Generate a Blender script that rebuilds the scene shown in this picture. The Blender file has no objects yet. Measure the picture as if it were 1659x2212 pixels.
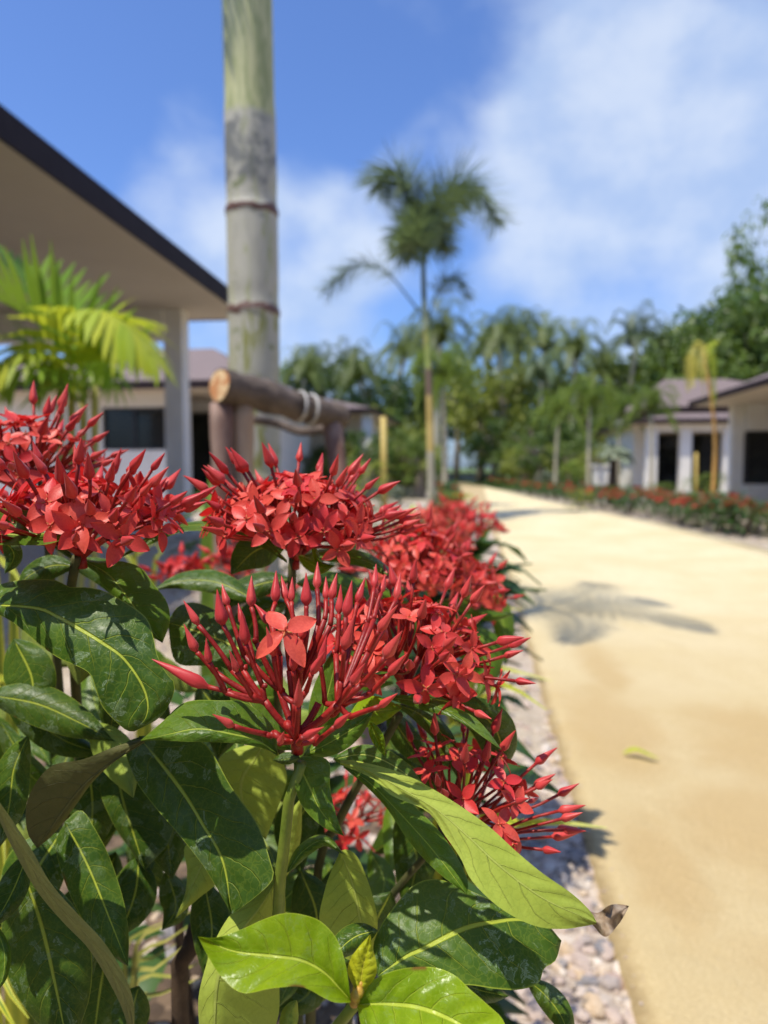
import bpy, math, random
from mathutils import Vector, Matrix, noise

C = bpy.context.scene.collection
SC = bpy.context.scene
R_ = math.radians

# ------------------------------------------------------------------ camera
CAM_Z = 0.9
F, CX, CY = 1522.0, 829.5, 1106.0          # focal length and centre of a 1659 x 2212 view
PITCH, YAW = R_(-3.6), R_(7.54)
cam_d = bpy.data.cameras.new('camera')
cam = bpy.data.objects.new('camera', cam_d)
C.objects.link(cam)
SC.camera = cam
cam.location = (0, 0, CAM_Z)
cam.rotation_euler = (R_(90) + PITCH, 0, YAW)
cam_d.sensor_fit = 'VERTICAL'
cam_d.sensor_height = 36.0
cam_d.lens = F / 2212.0 * 36.0
cam_d.clip_start = 0.01
cam_d.clip_end = 2000
cam_d.dof.use_dof = True
cam_d.dof.focus_distance = 0.318
cam_d.dof.aperture_fstop = cam_d.lens / 3.3
ROT = Matrix.Rotation(YAW, 3, 'Z') @ Matrix.Rotation(R_(90) + PITCH, 3, 'X')
CAMP = Vector((0, 0, CAM_Z))

# ------------------------------------------------------------------ light
SUN_EL = R_(66)
SUN = Vector((-0.70 * math.cos(SUN_EL), -0.714 * math.cos(SUN_EL), math.sin(SUN_EL)))
sun_d = bpy.data.lights.new('sun', 'SUN')
sun_d.energy = 5.0
sun_d.angle = R_(0.53)
sun_d.color = (1.0, 0.93, 0.80)
sun = bpy.data.objects.new('sun', sun_d)
C.objects.link(sun)
sun.location = (-20, -20, 40)
sun.rotation_euler = (-SUN).to_track_quat('-Z', 'Y').to_euler()

SC.view_settings.view_transform = 'Standard'
SC.view_settings.look = 'None'
SC.view_settings.exposure = 0.04
SC.view_settings.gamma = 1.0
SC.render.engine = 'CYCLES'
SC.cycles.use_denoising = True
SC.cycles.max_bounces = 8
SC.cycles.transparent_max_bounces = 8
SC.cycles.caustics_reflective = False
SC.cycles.caustics_refractive = False
SC.cycles.sample_clamp_indirect = 6.0


# ------------------------------------------------------------------ node helpers
class T:
    def __init__(s, nt):
        s.nt = nt
        nt.nodes.clear()

    def n(s, typ, ins=None, out=0, **props):
        nd = s.nt.nodes.new(typ)
        for k, v in props.items():
            setattr(nd, k, v)
        for k, v in (ins or {}).items():
            sk = nd.inputs[k]
            if isinstance(v, bpy.types.NodeSocket):
                s.nt.links.new(v, sk)
            elif isinstance(v, (tuple, list)) and sk.type == 'RGBA' and len(v) == 3:
                sk.default_value = (*v, 1)
            else:
                sk.default_value = v
        return nd.outputs[out] if len(nd.outputs) else None

    def m(s, op, a, b=0.0, c=0.0, clamp=False):
        nd = s.nt.nodes.new('ShaderNodeMath')
        nd.operation = op
        nd.use_clamp = clamp
        for i, v in enumerate((a, b, c)):
            if isinstance(v, bpy.types.NodeSocket):
                s.nt.links.new(v, nd.inputs[i])
            else:
                nd.inputs[i].default_value = v
        return nd.outputs[0]

    def vm(s, op, a, b=(0, 0, 0), out=0):
        nd = s.nt.nodes.new('ShaderNodeVectorMath')
        nd.operation = op
        for i, v in enumerate((a, b)):
            if isinstance(v, bpy.types.NodeSocket):
                s.nt.links.new(v, nd.inputs[i])
            elif op == 'SCALE' and i == 1:
                nd.inputs['Scale'].default_value = v
            else:
                nd.inputs[i].default_value = v
        return nd.outputs[out] if len(nd.outputs) else None

    def mix(s, fac, a, b, mode='MIX'):
        nd = s.nt.nodes.new('ShaderNodeMix')
        nd.data_type = 'RGBA'
        nd.blend_type = mode
        nd.clamp_factor = True
        for k, v in ((0, fac), (6, a), (7, b)):
            if isinstance(v, bpy.types.NodeSocket):
                s.nt.links.new(v, nd.inputs[k])
            elif isinstance(v, (tuple, list)):
                nd.inputs[k].default_value = (*v[:3], 1)
            else:
                nd.inputs[k].default_value = v
        return nd.outputs[2]

    def mr(s, v, a, b, c=0.0, d=1.0, smooth=True):
        return s.n('ShaderNodeMapRange', {'Value': v, 'From Min': a, 'From Max': b, 'To Min': c, 'To Max': d},
                   interpolation_type='SMOOTHSTEP' if smooth else 'LINEAR')

    def noise(s, vec, scale, detail=4.0, rough=0.55, dist=0.0, out=0):
        return s.n('ShaderNodeTexNoise', {'Vector': vec, 'Scale': scale, 'Detail': detail, 'Roughness': rough, 'Distortion': dist}, out=out)

    def coord(s, which):
        nd = s.nt.nodes.new('ShaderNodeTexCoord')
        return nd.outputs[which]


def new_mat(name):
    m = bpy.data.materials.new(name)
    m.use_nodes = True
    t = T(m.node_tree)
    return m, t


def finish(t, shader):
    t.n('ShaderNodeOutputMaterial', {'Surface': shader})


def pmat(name, c1, c2, scale=6.0, rough=0.7, bump=0.0, bscale=None, spec=0.4, stretch=None, extra=None, trans=0.0, tcol=None, objrand=0.0):
    """two-tone noisy surface with optional bump"""
    m, t = new_mat(name)
    co = t.coord('Object')
    if stretch:
        co = t.vm('MULTIPLY', co, stretch)
    nz = t.noise(co, scale, 6.0, 0.6)
    f = t.mr(nz, 0.3, 0.7)
    col = t.mix(f, c1, c2)
    if objrand:
        oi = t.n('ShaderNodeObjectInfo', out=5)
        k = t.m('MULTIPLY_ADD', oi, objrand, 1 - objrand / 2)
        col = t.mix(1.0, col, t.n('ShaderNodeCombineColor', {0: k, 1: k, 2: k}), 'MULTIPLY')
    if extra:
        col = extra(t, co, col)
    ins = {'Base Color': col, 'Roughness': rough, 'Specular IOR Level': spec}
    if bump:
        h = t.noise(co, bscale or scale * 4, 5.0, 0.6)
        ins['Normal'] = t.n('ShaderNodeBump', {'Strength': 0.8, 'Distance': bump, 'Height': h})
    sh = t.n('ShaderNodeBsdfPrincipled', ins)
    if trans:
        tr = t.n('ShaderNodeBsdfTranslucent', {'Color': tcol or c2})
        sh = t.n('ShaderNodeMixShader', {0: trans, 1: sh, 2: tr})
    finish(t, sh)
    return m


# ------------------------------------------------------------------ sky
world = bpy.data.worlds.new("World")
SC.world = world
world.use_nodes = True


def pixdir(u, v):
    return (ROT @ Vector(((u - CX) / F, (CY - v) / F, -1))).normalized()


def build_sky():
    t = T(world.node_tree)
    d = t.coord('Generated')
    sky = t.n('ShaderNodeTexSky', sky_type='NISHITA', sun_disc=False, sun_elevation=SUN_EL,
              sun_rotation=math.atan2(SUN.x, SUN.y), air_density=1.0, dust_density=1.3, ozone_density=2.2)
    sky = t.mix(1.0, sky, (0.90, 1.15, 1.66), 'MULTIPLY')
    sx = t.n('ShaderNodeSeparateXYZ', {0: d}, out=2)
    zz = t.m('ADD', t.m('MAXIMUM', sx, 0.0), 0.22)
    inv = t.m('DIVIDE', 1.0, zz)
    nd = t.nt.nodes.new('ShaderNodeVectorMath')
    nd.operation = 'SCALE'
    t.nt.links.new(d, nd.inputs[0])
    t.nt.links.new(inv, nd.inputs['Scale'])
    pl = t.vm('MULTIPLY', d, (1.0, 1.0, 1.35))
    n1 = t.noise(pl, 6.0, 9.0, 0.56, 0.15)
    n2 = t.noise(t.vm('ADD', pl, (7.3, 1.1, 3.0)), 2.6, 3.0, 0.5)
    dens = t.m('MULTIPLY_ADD', n1, 1.25, -0.60)
    dens = t.m('MULTIPLY_ADD', n2, 0.35, dens)
    dens = t.m('SUBTRACT', dens, 0.27)
    for (u, v, rad, amp) in ((1330, 300, 0.16, 0.30), (1480, 420, 0.20, 0.34), (1620, 520, 0.22, 0.26), (1560, 100, 0.20, 0.24), (1300, 80, 0.14, 0.14), (1180, 420, 0.12, 0.22), (1040, 130, 0.15, 0.20), (1080, 300, 0.11, 0.16),
                             (430, 430, 0.10, 0.48), (400, 560, 0.12, 0.30), (420, 270, 0.05, 0.30), (640, 380, 0.06, 0.40), (670, 520, 0.10, 0.36), (400, 70, 0.08, 0.46),
                             (890, 350, 0.06, 0.30), (800, 500, 0.08, 0.34), (1080, 400, 0.08, 0.26), (1120, 640, 0.07, 0.36), (690, 740, 0.08, 0.34), (830, 690, 0.1, 0.1), (1500, 640, 0.16, 0.20)):
        c = pixdir(u, v)
        dot = t.vm('DOT_PRODUCT', d, tuple(c), out=1)
        g = t.mr(dot, math.cos(rad * 1.35), 1.0)
        dens = t.m('MULTIPLY_ADD', g, amp, dens)
    for (u, v, rad, amp) in ((200, 150, 0.28, 0.40), (760, 120, 0.20, 0.25), (1280, 590, 0.14, 0.26), (560, 150, 0.16, 0.2), (1000, 420, .08, .12), (1080, 180, .14, .16), (740, 330, 0.12, 0.18), (960, 640, 0.12, 0.12), (1450, 590, 0.10, 0.18)):
        c = pixdir(u, v)
        dot = t.vm('DOT_PRODUCT', d, tuple(c), out=1)
        g = t.mr(dot, math.cos(rad * 1.25), 1.0)
        dens = t.m('MULTIPLY_ADD', g, -amp, dens)
    a = t.mr(dens, -0.20, 0.62, 0.0, 0.82)
    shade = t.mr(t.noise(t.vm('ADD', pl, (2, 5, 1)), 7.0, 5.0), 0.35, 0.7)
    cc = t.mix(shade, (3.9, 5.1, 7.4), (6.0, 6.8, 8.1))
    col = t.mix(a, sky, cc)
    bg = t.n('ShaderNodeBackground', {'Color': col, 'Strength': 0.122})
    t.n('ShaderNodeOutputWorld', {'Surface': bg})


build_sky()


# ------------------------------------------------------------------ geometry helpers
def P(u, v, d):
    return CAMP + ROT @ Vector(((u - CX) / F * d, (CY - v) / F * d, -d))


def gp(u, d, z=0.0):
    p = P(u, 1010, d)
    return Vector((p.x, p.y, z))


def hz(v, d):
    return P(CX, v, d).z


def ground_at(u, v, z=0.0):
    r = ROT @ Vector(((u - CX) / F, (CY - v) / F, -1))
    k = (z - CAM_Z) / r.z
    return CAMP + r * k


class MB:
    def __init__(s):
        s.v, s.f, s.uv, s.mi = [], [], [], []

    def add(s, vs, fs, uvs=None, mi=0):
        o = len(s.v)
        s.v.extend(vs)
        for k, f in enumerate(fs):
            s.f.append(tuple(i + o for i in f))
            s.mi.append(mi)
            s.uv.append(uvs[k] if uvs else [(0, 0)] * len(f))

    def box(s, a, b, mi=0):
        (x0, y0, z0), (x1, y1, z1) = a, b
        vs = [Vector((x, y, z)) for x in (x0, x1) for y in (y0, y1) for z in (z0, z1)]
        s.add(vs, [(0, 1, 3, 2), (4, 6, 7, 5), (0, 4, 5, 1), (2, 3, 7, 6), (0, 2, 6, 4), (1, 5, 7, 3)], mi=mi)

    def tube(s, pts, rad, seg=7, cap=True, mi=0):
        pts = [Vector(p) for p in pts]
        n = len(pts)
        if not isinstance(rad, (list, tuple)):
            rad = [rad] * n
        vs, fs, uvs = [], [], []
        ref = Vector((0, 0, 1))
        tg0 = (pts[1] - pts[0]).normalized()
        if abs(tg0.dot(ref)) > 0.9:
            ref = Vector((1, 0, 0))
        side = tg0.cross(ref).normalized()
        for i in range(n):
            tg = (pts[min(i + 1, n - 1)] - pts[max(i - 1, 0)]).normalized()
            side = (side - tg * side.dot(tg)).normalized()
            up = tg.cross(side)
            for k in range(seg):
                a = 2 * math.pi * k / seg
                vs.append(pts[i] + (side * math.cos(a) + up * math.sin(a)) * rad[i])
        for i in range(n - 1):
            for k in range(seg):
                k2 = (k + 1) % seg
                fs.append((i * seg + k, i * seg + k2, (i + 1) * seg + k2, (i + 1) * seg + k))
                uvs.append([(i / n, k / seg), (i / n, (k + 1) / seg), ((i + 1) / n, (k + 1) / seg), ((i + 1) / n, k / seg)])
        if cap:
            fs.append(tuple(range(seg - 1, -1, -1)))
            uvs.append([(0, 0)] * seg)
            fs.append(tuple((n - 1) * seg + k for k in range(seg)))
            uvs.append([(1, 1)] * seg)
        s.add(vs, fs, uvs, mi)

    def mesh(s, name, mats, smooth=True, origin=None):
        me = bpy.data.meshes.new(name)
        o = origin or Vector((0, 0, 0))
        me.from_pydata([tuple(v - o) for v in s.v], [], s.f)
        ul = me.uv_layers.new(name='UVMap')
        flat = []
        for q in s.uv:
            for a in q:
                flat.extend(a)
        ul.data.foreach_set('uv', flat)
        for m in (mats if isinstance(mats, (list, tuple)) else [mats]):
            me.materials.append(m)
        me.polygons.foreach_set('material_index', s.mi)
        me.polygons.foreach_set('use_smooth', [smooth] * len(s.f))
        me.update()
        return me

    def build(s, name, mats, parent=None, smooth=True, origin=None):
        """world-space vertices; the object sits at ORIGIN, or in its parent's frame"""
        if origin is None:
            origin = Vector((0, 0, 0))
            p = parent
            while p is not None:
                origin = origin + p.location
                p = p.parent
            loc = Vector((0, 0, 0))
        else:
            loc = Vector(origin)
        me = s.mesh(name, mats, smooth, Vector(origin))
        o = bpy.data.objects.new(name, me)
        C.objects.link(o)
        o.parent = parent
        o.location = loc if parent is None else (0, 0, 0)
        return o


def tag(o, label=None, cat=None, group=None, kind=None):
    if label:
        o['label'] = label
    if cat:
        o['category'] = cat
    if group:
        o['group'] = group
    if kind:
        o['kind'] = kind
    return o


def thing(name, label, cat, loc=(0, 0, 0), group=None):
    o = bpy.data.objects.new(name, None)
    C.objects.link(o)
    o.location = loc
    o.empty_display_size = 0.1
    return tag(o, label, cat, group)


def inst(name, me, parent, mat):
    o = bpy.data.objects.new(name, me)
    C.objects.link(o)
    o.parent = parent
    o.matrix_local = mat
    return o


KIDS = {}


def kids(o):
    return [c for c in bpy.data.objects if c.parent is o]


def copy_thing(root, loc, rotz=0.0, sc=1.0, label=None, group=None):
    r = root.copy()
    C.objects.link(r)
    r.location = loc
    r.rotation_euler = (0, 0, rotz)
    r.scale = (sc, sc, sc) if not isinstance(sc, (tuple, list)) else sc
    if label:
        r['label'] = label
    if group:
        r['group'] = group
    if root.name not in KIDS:
        KIDS[root.name] = [(c, kids(c)) for c in kids(root)]
    for c, gs in KIDS[root.name]:
        k = c.copy()
        C.objects.link(k)
        k.parent = r
        for g in gs:
            q = g.copy()
            C.objects.link(q)
            q.parent = k
    return r


def crom(pts, n):
    """n points along a Catmull-Rom curve through PTS, evenly by arc length"""
    pts = [Vector(p) for p in pts]
    if len(pts) == 2:
        pts = [pts[0], (pts[0] + pts[1]) / 2, pts[1]]
    dense = []
    m = len(pts)
    for i in range(m - 1):
        p0 = pts[i - 1] if i else pts[0] * 2 - pts[1]
        p1, p2 = pts[i], pts[i + 1]
        p3 = pts[i + 2] if i + 2 < m else pts[-1] * 2 - pts[-2]
        for k in range(12):
            t = k / 12
            dense.append(0.5 * ((2 * p1) + (p2 - p0) * t + (2 * p0 - 5 * p1 + 4 * p2 - p3) * t * t + (3 * p1 - p0 - 3 * p2 + p3) * t ** 3))
    dense.append(pts[-1])
    L = [0.0]
    for a, b in zip(dense, dense[1:]):
        L.append(L[-1] + (b - a).length)
    out, j = [], 0
    for i in range(n):
        s = L[-1] * i / (n - 1)
        while j < len(L) - 2 and L[j + 1] < s:
            j += 1
        q = (s - L[j]) / max(L[j + 1] - L[j], 1e-12)
        out.append(dense[j].lerp(dense[j + 1], min(max(q, 0), 1)))
    return out

# ------------------------------------------------------------------ ground, path, gravel
def mat_ground():
    m, t = new_mat('gravelly soil')
    co = t.coord('Object')
    vo = t.n('ShaderNodeTexVoronoi', {'Vector': co, 'Scale': 28.0}, out=1)
    v2 = t.n('ShaderNodeTexVoronoi', {'Vector': co, 'Scale': 28.0}, out=0)
    g = t.n('ShaderNodeSeparateColor', {0: vo}, out=0)
    c = t.mix(g, (0.36, 0.28, 0.23), (0.60, 0.52, 0.45))
    c = t.mix(t.mr(t.noise(co, 0.35, 4), 0.35, 0.7), c, (0.40, 0.33, 0.22))
    # grass far from the gravel beds
    yy = t.n('ShaderNodeSeparateXYZ', {0: co}, out=1)
    c = t.mix(t.mr(t.m('MULTIPLY_ADD', t.noise(co, 0.25, 4), 14.0, yy), 30, 40), c, (0.10, 0.15, 0.03))
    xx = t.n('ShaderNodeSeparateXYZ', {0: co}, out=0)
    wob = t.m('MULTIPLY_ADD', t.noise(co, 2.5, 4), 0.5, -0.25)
    soil_and_shade = t.m('MULTIPLY', t.mr(t.m('ADD', xx, wob), 0.0, -0.15), t.mr(t.m('ADD', yy, wob), 2.4, 1.9))  # dark soil under the shrubs, its tone carrying their shade too
    c = t.mix(soil_and_shade, c, t.mix(g, (0.07, 0.045, 0.028), (0.20, 0.135, 0.085)))
    bp = t.n('ShaderNodeBump', {'Strength': 0.9, 'Distance': 0.02, 'Height': t.m('SUBTRACT', 1.0, v2)})
    finish(t, t.n('ShaderNodeBsdfPrincipled', {'Base Color': c, 'Roughness': 0.9, 'Normal': bp}))
    return m


b = MB()
n = 24
xs = [-400, -120, -40, -15, -6, -3, -1, 0, 1, 3, 6, 15, 40, 120, 400]
ys = [-60, -20, -6, -1, 1, 3, 6, 10, 20, 40, 80, 160, 400, 900]
vs = [Vector((x, y, 0)) for y in ys for x in xs]
W = len(xs)
b.add(vs, [(j * W + i, j * W + i + 1, (j + 1) * W + i + 1, (j + 1) * W + i) for j in range(len(ys) - 1) for i in range(W - 1)])
tag(b.build('ground', mat_ground(), origin=(0, 0, 0)), 'pinkish gravelly garden ground beside the sandy path', 'ground', kind='structure')


def mat_path():
    m, t = new_mat('sandy concrete')
    co = t.coord('Object')
    n1 = t.noise(co, 1.3, 5, 0.6, 0.4)
    n2 = t.noise(co, 9.0, 6, 0.65)
    n3 = t.noise(t.vm('MULTIPLY', co, (1, 2.2, 1)), 130.0, 3, 0.7)
    c = t.mix(t.mr(n1, 0.35, 0.68), (0.80, 0.70, 0.45), (0.72, 0.60, 0.34))
    c = t.mix(t.mr(n2, 0.5, 0.75, 0, 0.35), c, (0.60, 0.45, 0.24))
    py = t.n('ShaderNodeSeparateXYZ', {0: co}, out=1)
    near_dim = t.mr(t.m('MULTIPLY_ADD', t.noise(co, 1.1, 5, .6, .5), 2.2, py), 2.6, 6.5, 0.75, 0.0)  # near path painted darker: the change in grazing light put into its colour
    c = t.mix(near_dim, c, (0.60, 0.455, 0.225))
    px_ = t.n('ShaderNodeSeparateXYZ', {0: co}, out=0)
    rim = t.mr(t.m('MULTIPLY_ADD', t.noise(co, 14, 4, .65), .09, px_), .345, .30)
    c = t.mix(t.m('MULTIPLY', rim, .65), c, (0.36, 0.25, 0.12))
    # brown patches with uneven outlines
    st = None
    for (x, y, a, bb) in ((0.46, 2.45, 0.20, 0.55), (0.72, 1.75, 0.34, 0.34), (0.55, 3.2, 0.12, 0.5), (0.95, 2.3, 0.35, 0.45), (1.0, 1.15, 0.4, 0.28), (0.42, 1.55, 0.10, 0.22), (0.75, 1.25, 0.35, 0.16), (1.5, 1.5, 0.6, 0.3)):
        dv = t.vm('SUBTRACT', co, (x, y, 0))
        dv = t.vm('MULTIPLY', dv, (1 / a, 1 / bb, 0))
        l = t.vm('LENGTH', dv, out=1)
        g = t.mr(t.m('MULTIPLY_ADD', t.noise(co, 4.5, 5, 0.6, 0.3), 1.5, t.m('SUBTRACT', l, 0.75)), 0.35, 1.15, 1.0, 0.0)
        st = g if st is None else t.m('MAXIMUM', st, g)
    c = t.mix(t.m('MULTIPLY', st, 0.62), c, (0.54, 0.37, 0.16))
    c = t.mix(t.mr(n3, 0.42, 0.66, 0, 0.50), c, (0.46, 0.33, 0.16))
    c = t.mix(t.mr(n3, 0.42, 0.3, 0, 0.25), c, (0.92, 0.82, 0.60))
    bp = t.n('ShaderNodeBump', {'Strength': 0.7, 'Distance': 0.010, 'Height': t.m('MULTIPLY_ADD', n2, 2.0, n3)})
    finish(t, t.n('ShaderNodeBsdfPrincipled', {'Base Color': c, 'Roughness': 0.85, 'Specular IOR Level': 0.25, 'Normal': bp}))
    return m


LEFT = [(0.255, -2), (0.255, 0), (0.26, 2), (0.26, 5), (0.24, 9), (0.10, 13), (-0.4, 20), (-1.1, 28), (-2.4, 38), (-4.5, 46)]
RIGHT = [(3.5, -2), (3.45, 0), (3.40, 2), (3.3, 5), (3.12, 8.2), (2.85, 12), (2.35, 15.5), (1.65, 21), (0.95, 28), (-0.3, 38), (-2.2, 46)]


def edge_at(tab, y):
    for (x0, y0), (x1, y1) in zip(tab, tab[1:]):
        if y0 <= y <= y1:
            return x0 + (x1 - x0) * (y - y0) / (y1 - y0)
    return tab[-1][0]


b = MB()
rows = []
y = -2.0
while y < 46:
    rows.append(y)
    y += 0.02 if 0.6 < y < 4 else (0.1 if y < 9 else 0.6)
NX = 12
H = 0.022
for y in rows:
    xl = edge_at(LEFT, y) + 0.016 * noise.noise(Vector((y * 5, 0, 0))) + 0.010 * noise.noise(Vector((y * 19, 3, 0)))
    xr = edge_at(RIGHT, y) + 0.05 * noise.noise(Vector((y * 1.5, 9, 0)))
    b.v.append(Vector((xl + 0.004, y, -0.02)))
    for i in range(NX + 1):
        q = i / NX
        z = H + 0.004 * noise.noise(Vector((q * 9, y * 2, 0)))
        if i == 0:
            z -= 0.006
        b.v.append(Vector((xl + (xr - xl) * (q ** 1.6), y, z)))
    b.v.append(Vector((xr - 0.004, y, -0.02)))
S = NX + 3
for j in range(len(rows) - 1):
    for i in range(S - 1):
        b.f.append((j * S + i, j * S + i + 1, (j + 1) * S + i + 1, (j + 1) * S + i))
        b.mi.append(0)
        b.uv.append([(0, 0)] * 4)
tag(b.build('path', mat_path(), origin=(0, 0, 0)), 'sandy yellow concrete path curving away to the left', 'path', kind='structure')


def mat_gravel():
    m, t = new_mat('pebbles')
    r = t.n('ShaderNodeNewGeometry', out='Random Per Island')
    co = t.coord('Object')
    nd = t.nt.nodes.new('ShaderNodeValToRGB')
    t.nt.links.new(r, nd.inputs[0])
    cr = nd.color_ramp
    stops = [(0.0, (0.15, 0.15, 0.17)), (0.10, (0.30, 0.27, 0.26)), (0.25, (0.44, 0.34, 0.29)), (0.45, (0.55, 0.45, 0.38)), (0.62, (0.40, 0.29, 0.24)), (0.75, (0.62, 0.55, 0.48)), (0.92, (0.50, 0.36, 0.22)), (1.0, (0.68, 0.63, 0.58))]
    cr.elements[0].position, cr.elements[0].color = stops[0][0], (*stops[0][1], 1)
    cr.elements[1].position, cr.elements[1].color = stops[-1][0], (*stops[-1][1], 1)
    for p, c in stops[1:-1]:
        e = cr.elements.new(p)
        e.color = (*c, 1)
    c = t.mix(t.mr(t.noise(co, 160, 4), 0.4, 0.75, 0, 0.4), nd.outputs[0], (0.60, 0.50, 0.40))
    bp = t.n('ShaderNodeBump', {'Strength': 0.5, 'Distance': 0.002, 'Height': t.noise(co, 220, 4)})
    finish(t, t.n('ShaderNodeBsdfPrincipled', {'Base Color': c, 'Roughness': 0.8, 'Normal': bp}))
    return m


def ico(sub):
    import bmesh
    bm = bmesh.new()
    bmesh.ops.create_icosphere(bm, subdivisions=sub, radius=1.0)
    v = [x.co.copy() for x in bm.verts]
    f = [tuple(q.index for q in x.verts) for x in bm.faces]
    bm.free()
    return v, f


MGRAVEL = mat_gravel()
ICO2, ICO1 = ico(2), ico(1)
rng = random.Random(5)
b = MB()


def stone(x, y, s, src):
    M = Matrix.Rotation(rng.random() * 6.3, 3, 'Z') @ Matrix.Rotation(rng.uniform(-.5, .5), 3, 'X') @ Matrix.Diagonal((s * rng.uniform(.8, 1.4), s * rng.uniform(.7, 1.0), s * rng.uniform(.45, .75)))
    off = Vector((rng.random() * 50, rng.random() * 50, 0))
    z = s * rng.uniform(0.1, 0.4)
    vs = []
    for v in src[0]:
        k = 1 + 0.38 * noise.noise(v * 1.1 + off) + 0.12 * noise.noise(v * 3 + off)
        vs.append(M @ (v * k) + Vector((x, y, z)))
    b.add(vs, src[1])


cnt = 0
while cnt < 4200:
    x, y = rng.uniform(-0.75, 0.27), rng.uniform(0.75, 2.2)
    if x < -.06 and rng.random() < .72:
        cnt += 1
        continue
    stone(x, y, rng.choice((0.006, 0.008, 0.008, 0.011, 0.011, 0.014, 0.020)), ICO2)
    cnt += 1
for k in range(2600):
    y = rng.uniform(2.0, 9.0)
    x = rng.uniform(-0.4 * y - 0.3, 0.27)
    stone(x, y, rng.choice((0.010, 0.013, 0.016, 0.022)), ICO1)
for k in range(900):
    y = rng.uniform(6, 16)
    x = edge_at(RIGHT, y) + rng.uniform(0.0, 2.2)
    stone(x, y, rng.choice((0.015, 0.02, 0.03)), ICO1)
for k in range(260):
    y = rng.uniform(0.9, 5)
    stone(.262 + abs(rng.gauss(0, .05)), y, rng.choice((.0015, .002, .002, .003, .004)), ICO1)
    b.v[-12:] = [v + Vector((0, 0, .019)) for v in b.v[-12:]]
tag(b.build('gravel', MGRAVEL, origin=(0, 0, 0), smooth=False), 'mixed pinkish and grey pebbles spread beside the path', 'gravel', kind='stuff')

# fallen leaf on the path
MFALL = pmat('fallen leaf', (0.36, 0.42, 0.03), (0.50, 0.50, 0.05), 60, 0.5, 0.0, trans=0.25, tcol=(0.5, 0.55, 0.05))
b = MB()
g0, g1 = ground_at(1345, 1628, 0.03), ground_at(1425, 1640, 0.034)
mid = crom([g0, g0.lerp(g1, .35) + Vector((0, .006, .012)), g0.lerp(g1, .7) + Vector((0, 0, .006)), g1], 14)
vs, fs = [], []
for i, p in enumerate(mid):
    q = i / 13
    w = 0.015 * math.sin(math.pi * min(q * 0.95 + 0.03, 1)) ** 0.8
    vs += [p + Vector((-.2, 1, 0)).normalized() * w + Vector((0, 0, w * .5)), p, p - Vector((-.2, 1, 0)).normalized() * w + Vector((0, 0, w * .35))]
for i in range(13):
    for k in (0, 1):
        fs.append((i * 3 + k, i * 3 + k + 1, i * 3 + k + 4, i * 3 + k + 3))
b.add(vs, fs)
tag(b.build('fallen_leaf', MFALL, origin=g0), 'single yellow-green leaf lying on the sandy path', 'leaf')

# ------------------------------------------------------------------ materials for buildings
MWALL = pmat('white render', (0.74, 0.71, 0.64), (0.80, 0.78, 0.72), 2.5, 0.75, 0.002, 60)
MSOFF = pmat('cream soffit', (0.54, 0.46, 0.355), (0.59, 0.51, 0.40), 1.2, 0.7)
MFASC = pmat('dark fascia', (0.020, 0.012, 0.013), (0.030, 0.019, 0.020), 5, 0.6, spec=0.15)
MFRAME = pmat('black window frame', (0.015, 0.015, 0.016), (0.025, 0.025, 0.026), 8, 0.4)


def mat_glass():
    m, t = new_mat('dark window glass')
    co = t.coord('Object')
    c = t.mix(t.mr(t.noise(co, 0.9, 4), 0.4, 0.7), (0.006, 0.007, 0.007), (0.03, 0.032, 0.025))
    finish(t, t.n('ShaderNodeBsdfPrincipled', {'Base Color': c, 'Roughness': 0.08, 'Specular IOR Level': 0.35}))
    return m


MGLASS = mat_glass()


def mat_tiles():
    m, t = new_mat('mauve roof tiles')
    co = t.coord('Object')
    zc = t.n('ShaderNodeSeparateXYZ', {0: co}, out=2)
    fr = t.m('FRACT', t.m('MULTIPLY', zc, 9.0))
    c = t.mix(t.noise(co, 5, 5), (0.16, 0.118, 0.108), (0.235, 0.178, 0.162))
    c = t.mix(t.mr(fr, 0.0, 0.18, 0.5, 0.0), c, (0.06, 0.04, 0.04))
    bp = t.n('ShaderNodeBump', {'Strength': 0.8, 'Distance': 0.03, 'Height': fr})
    finish(t, t.n('ShaderNodeBsdfPrincipled', {'Base Color': c, 'Roughness': 0.75, 'Normal': bp}))
    return m


MROOF = mat_tiles()


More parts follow.
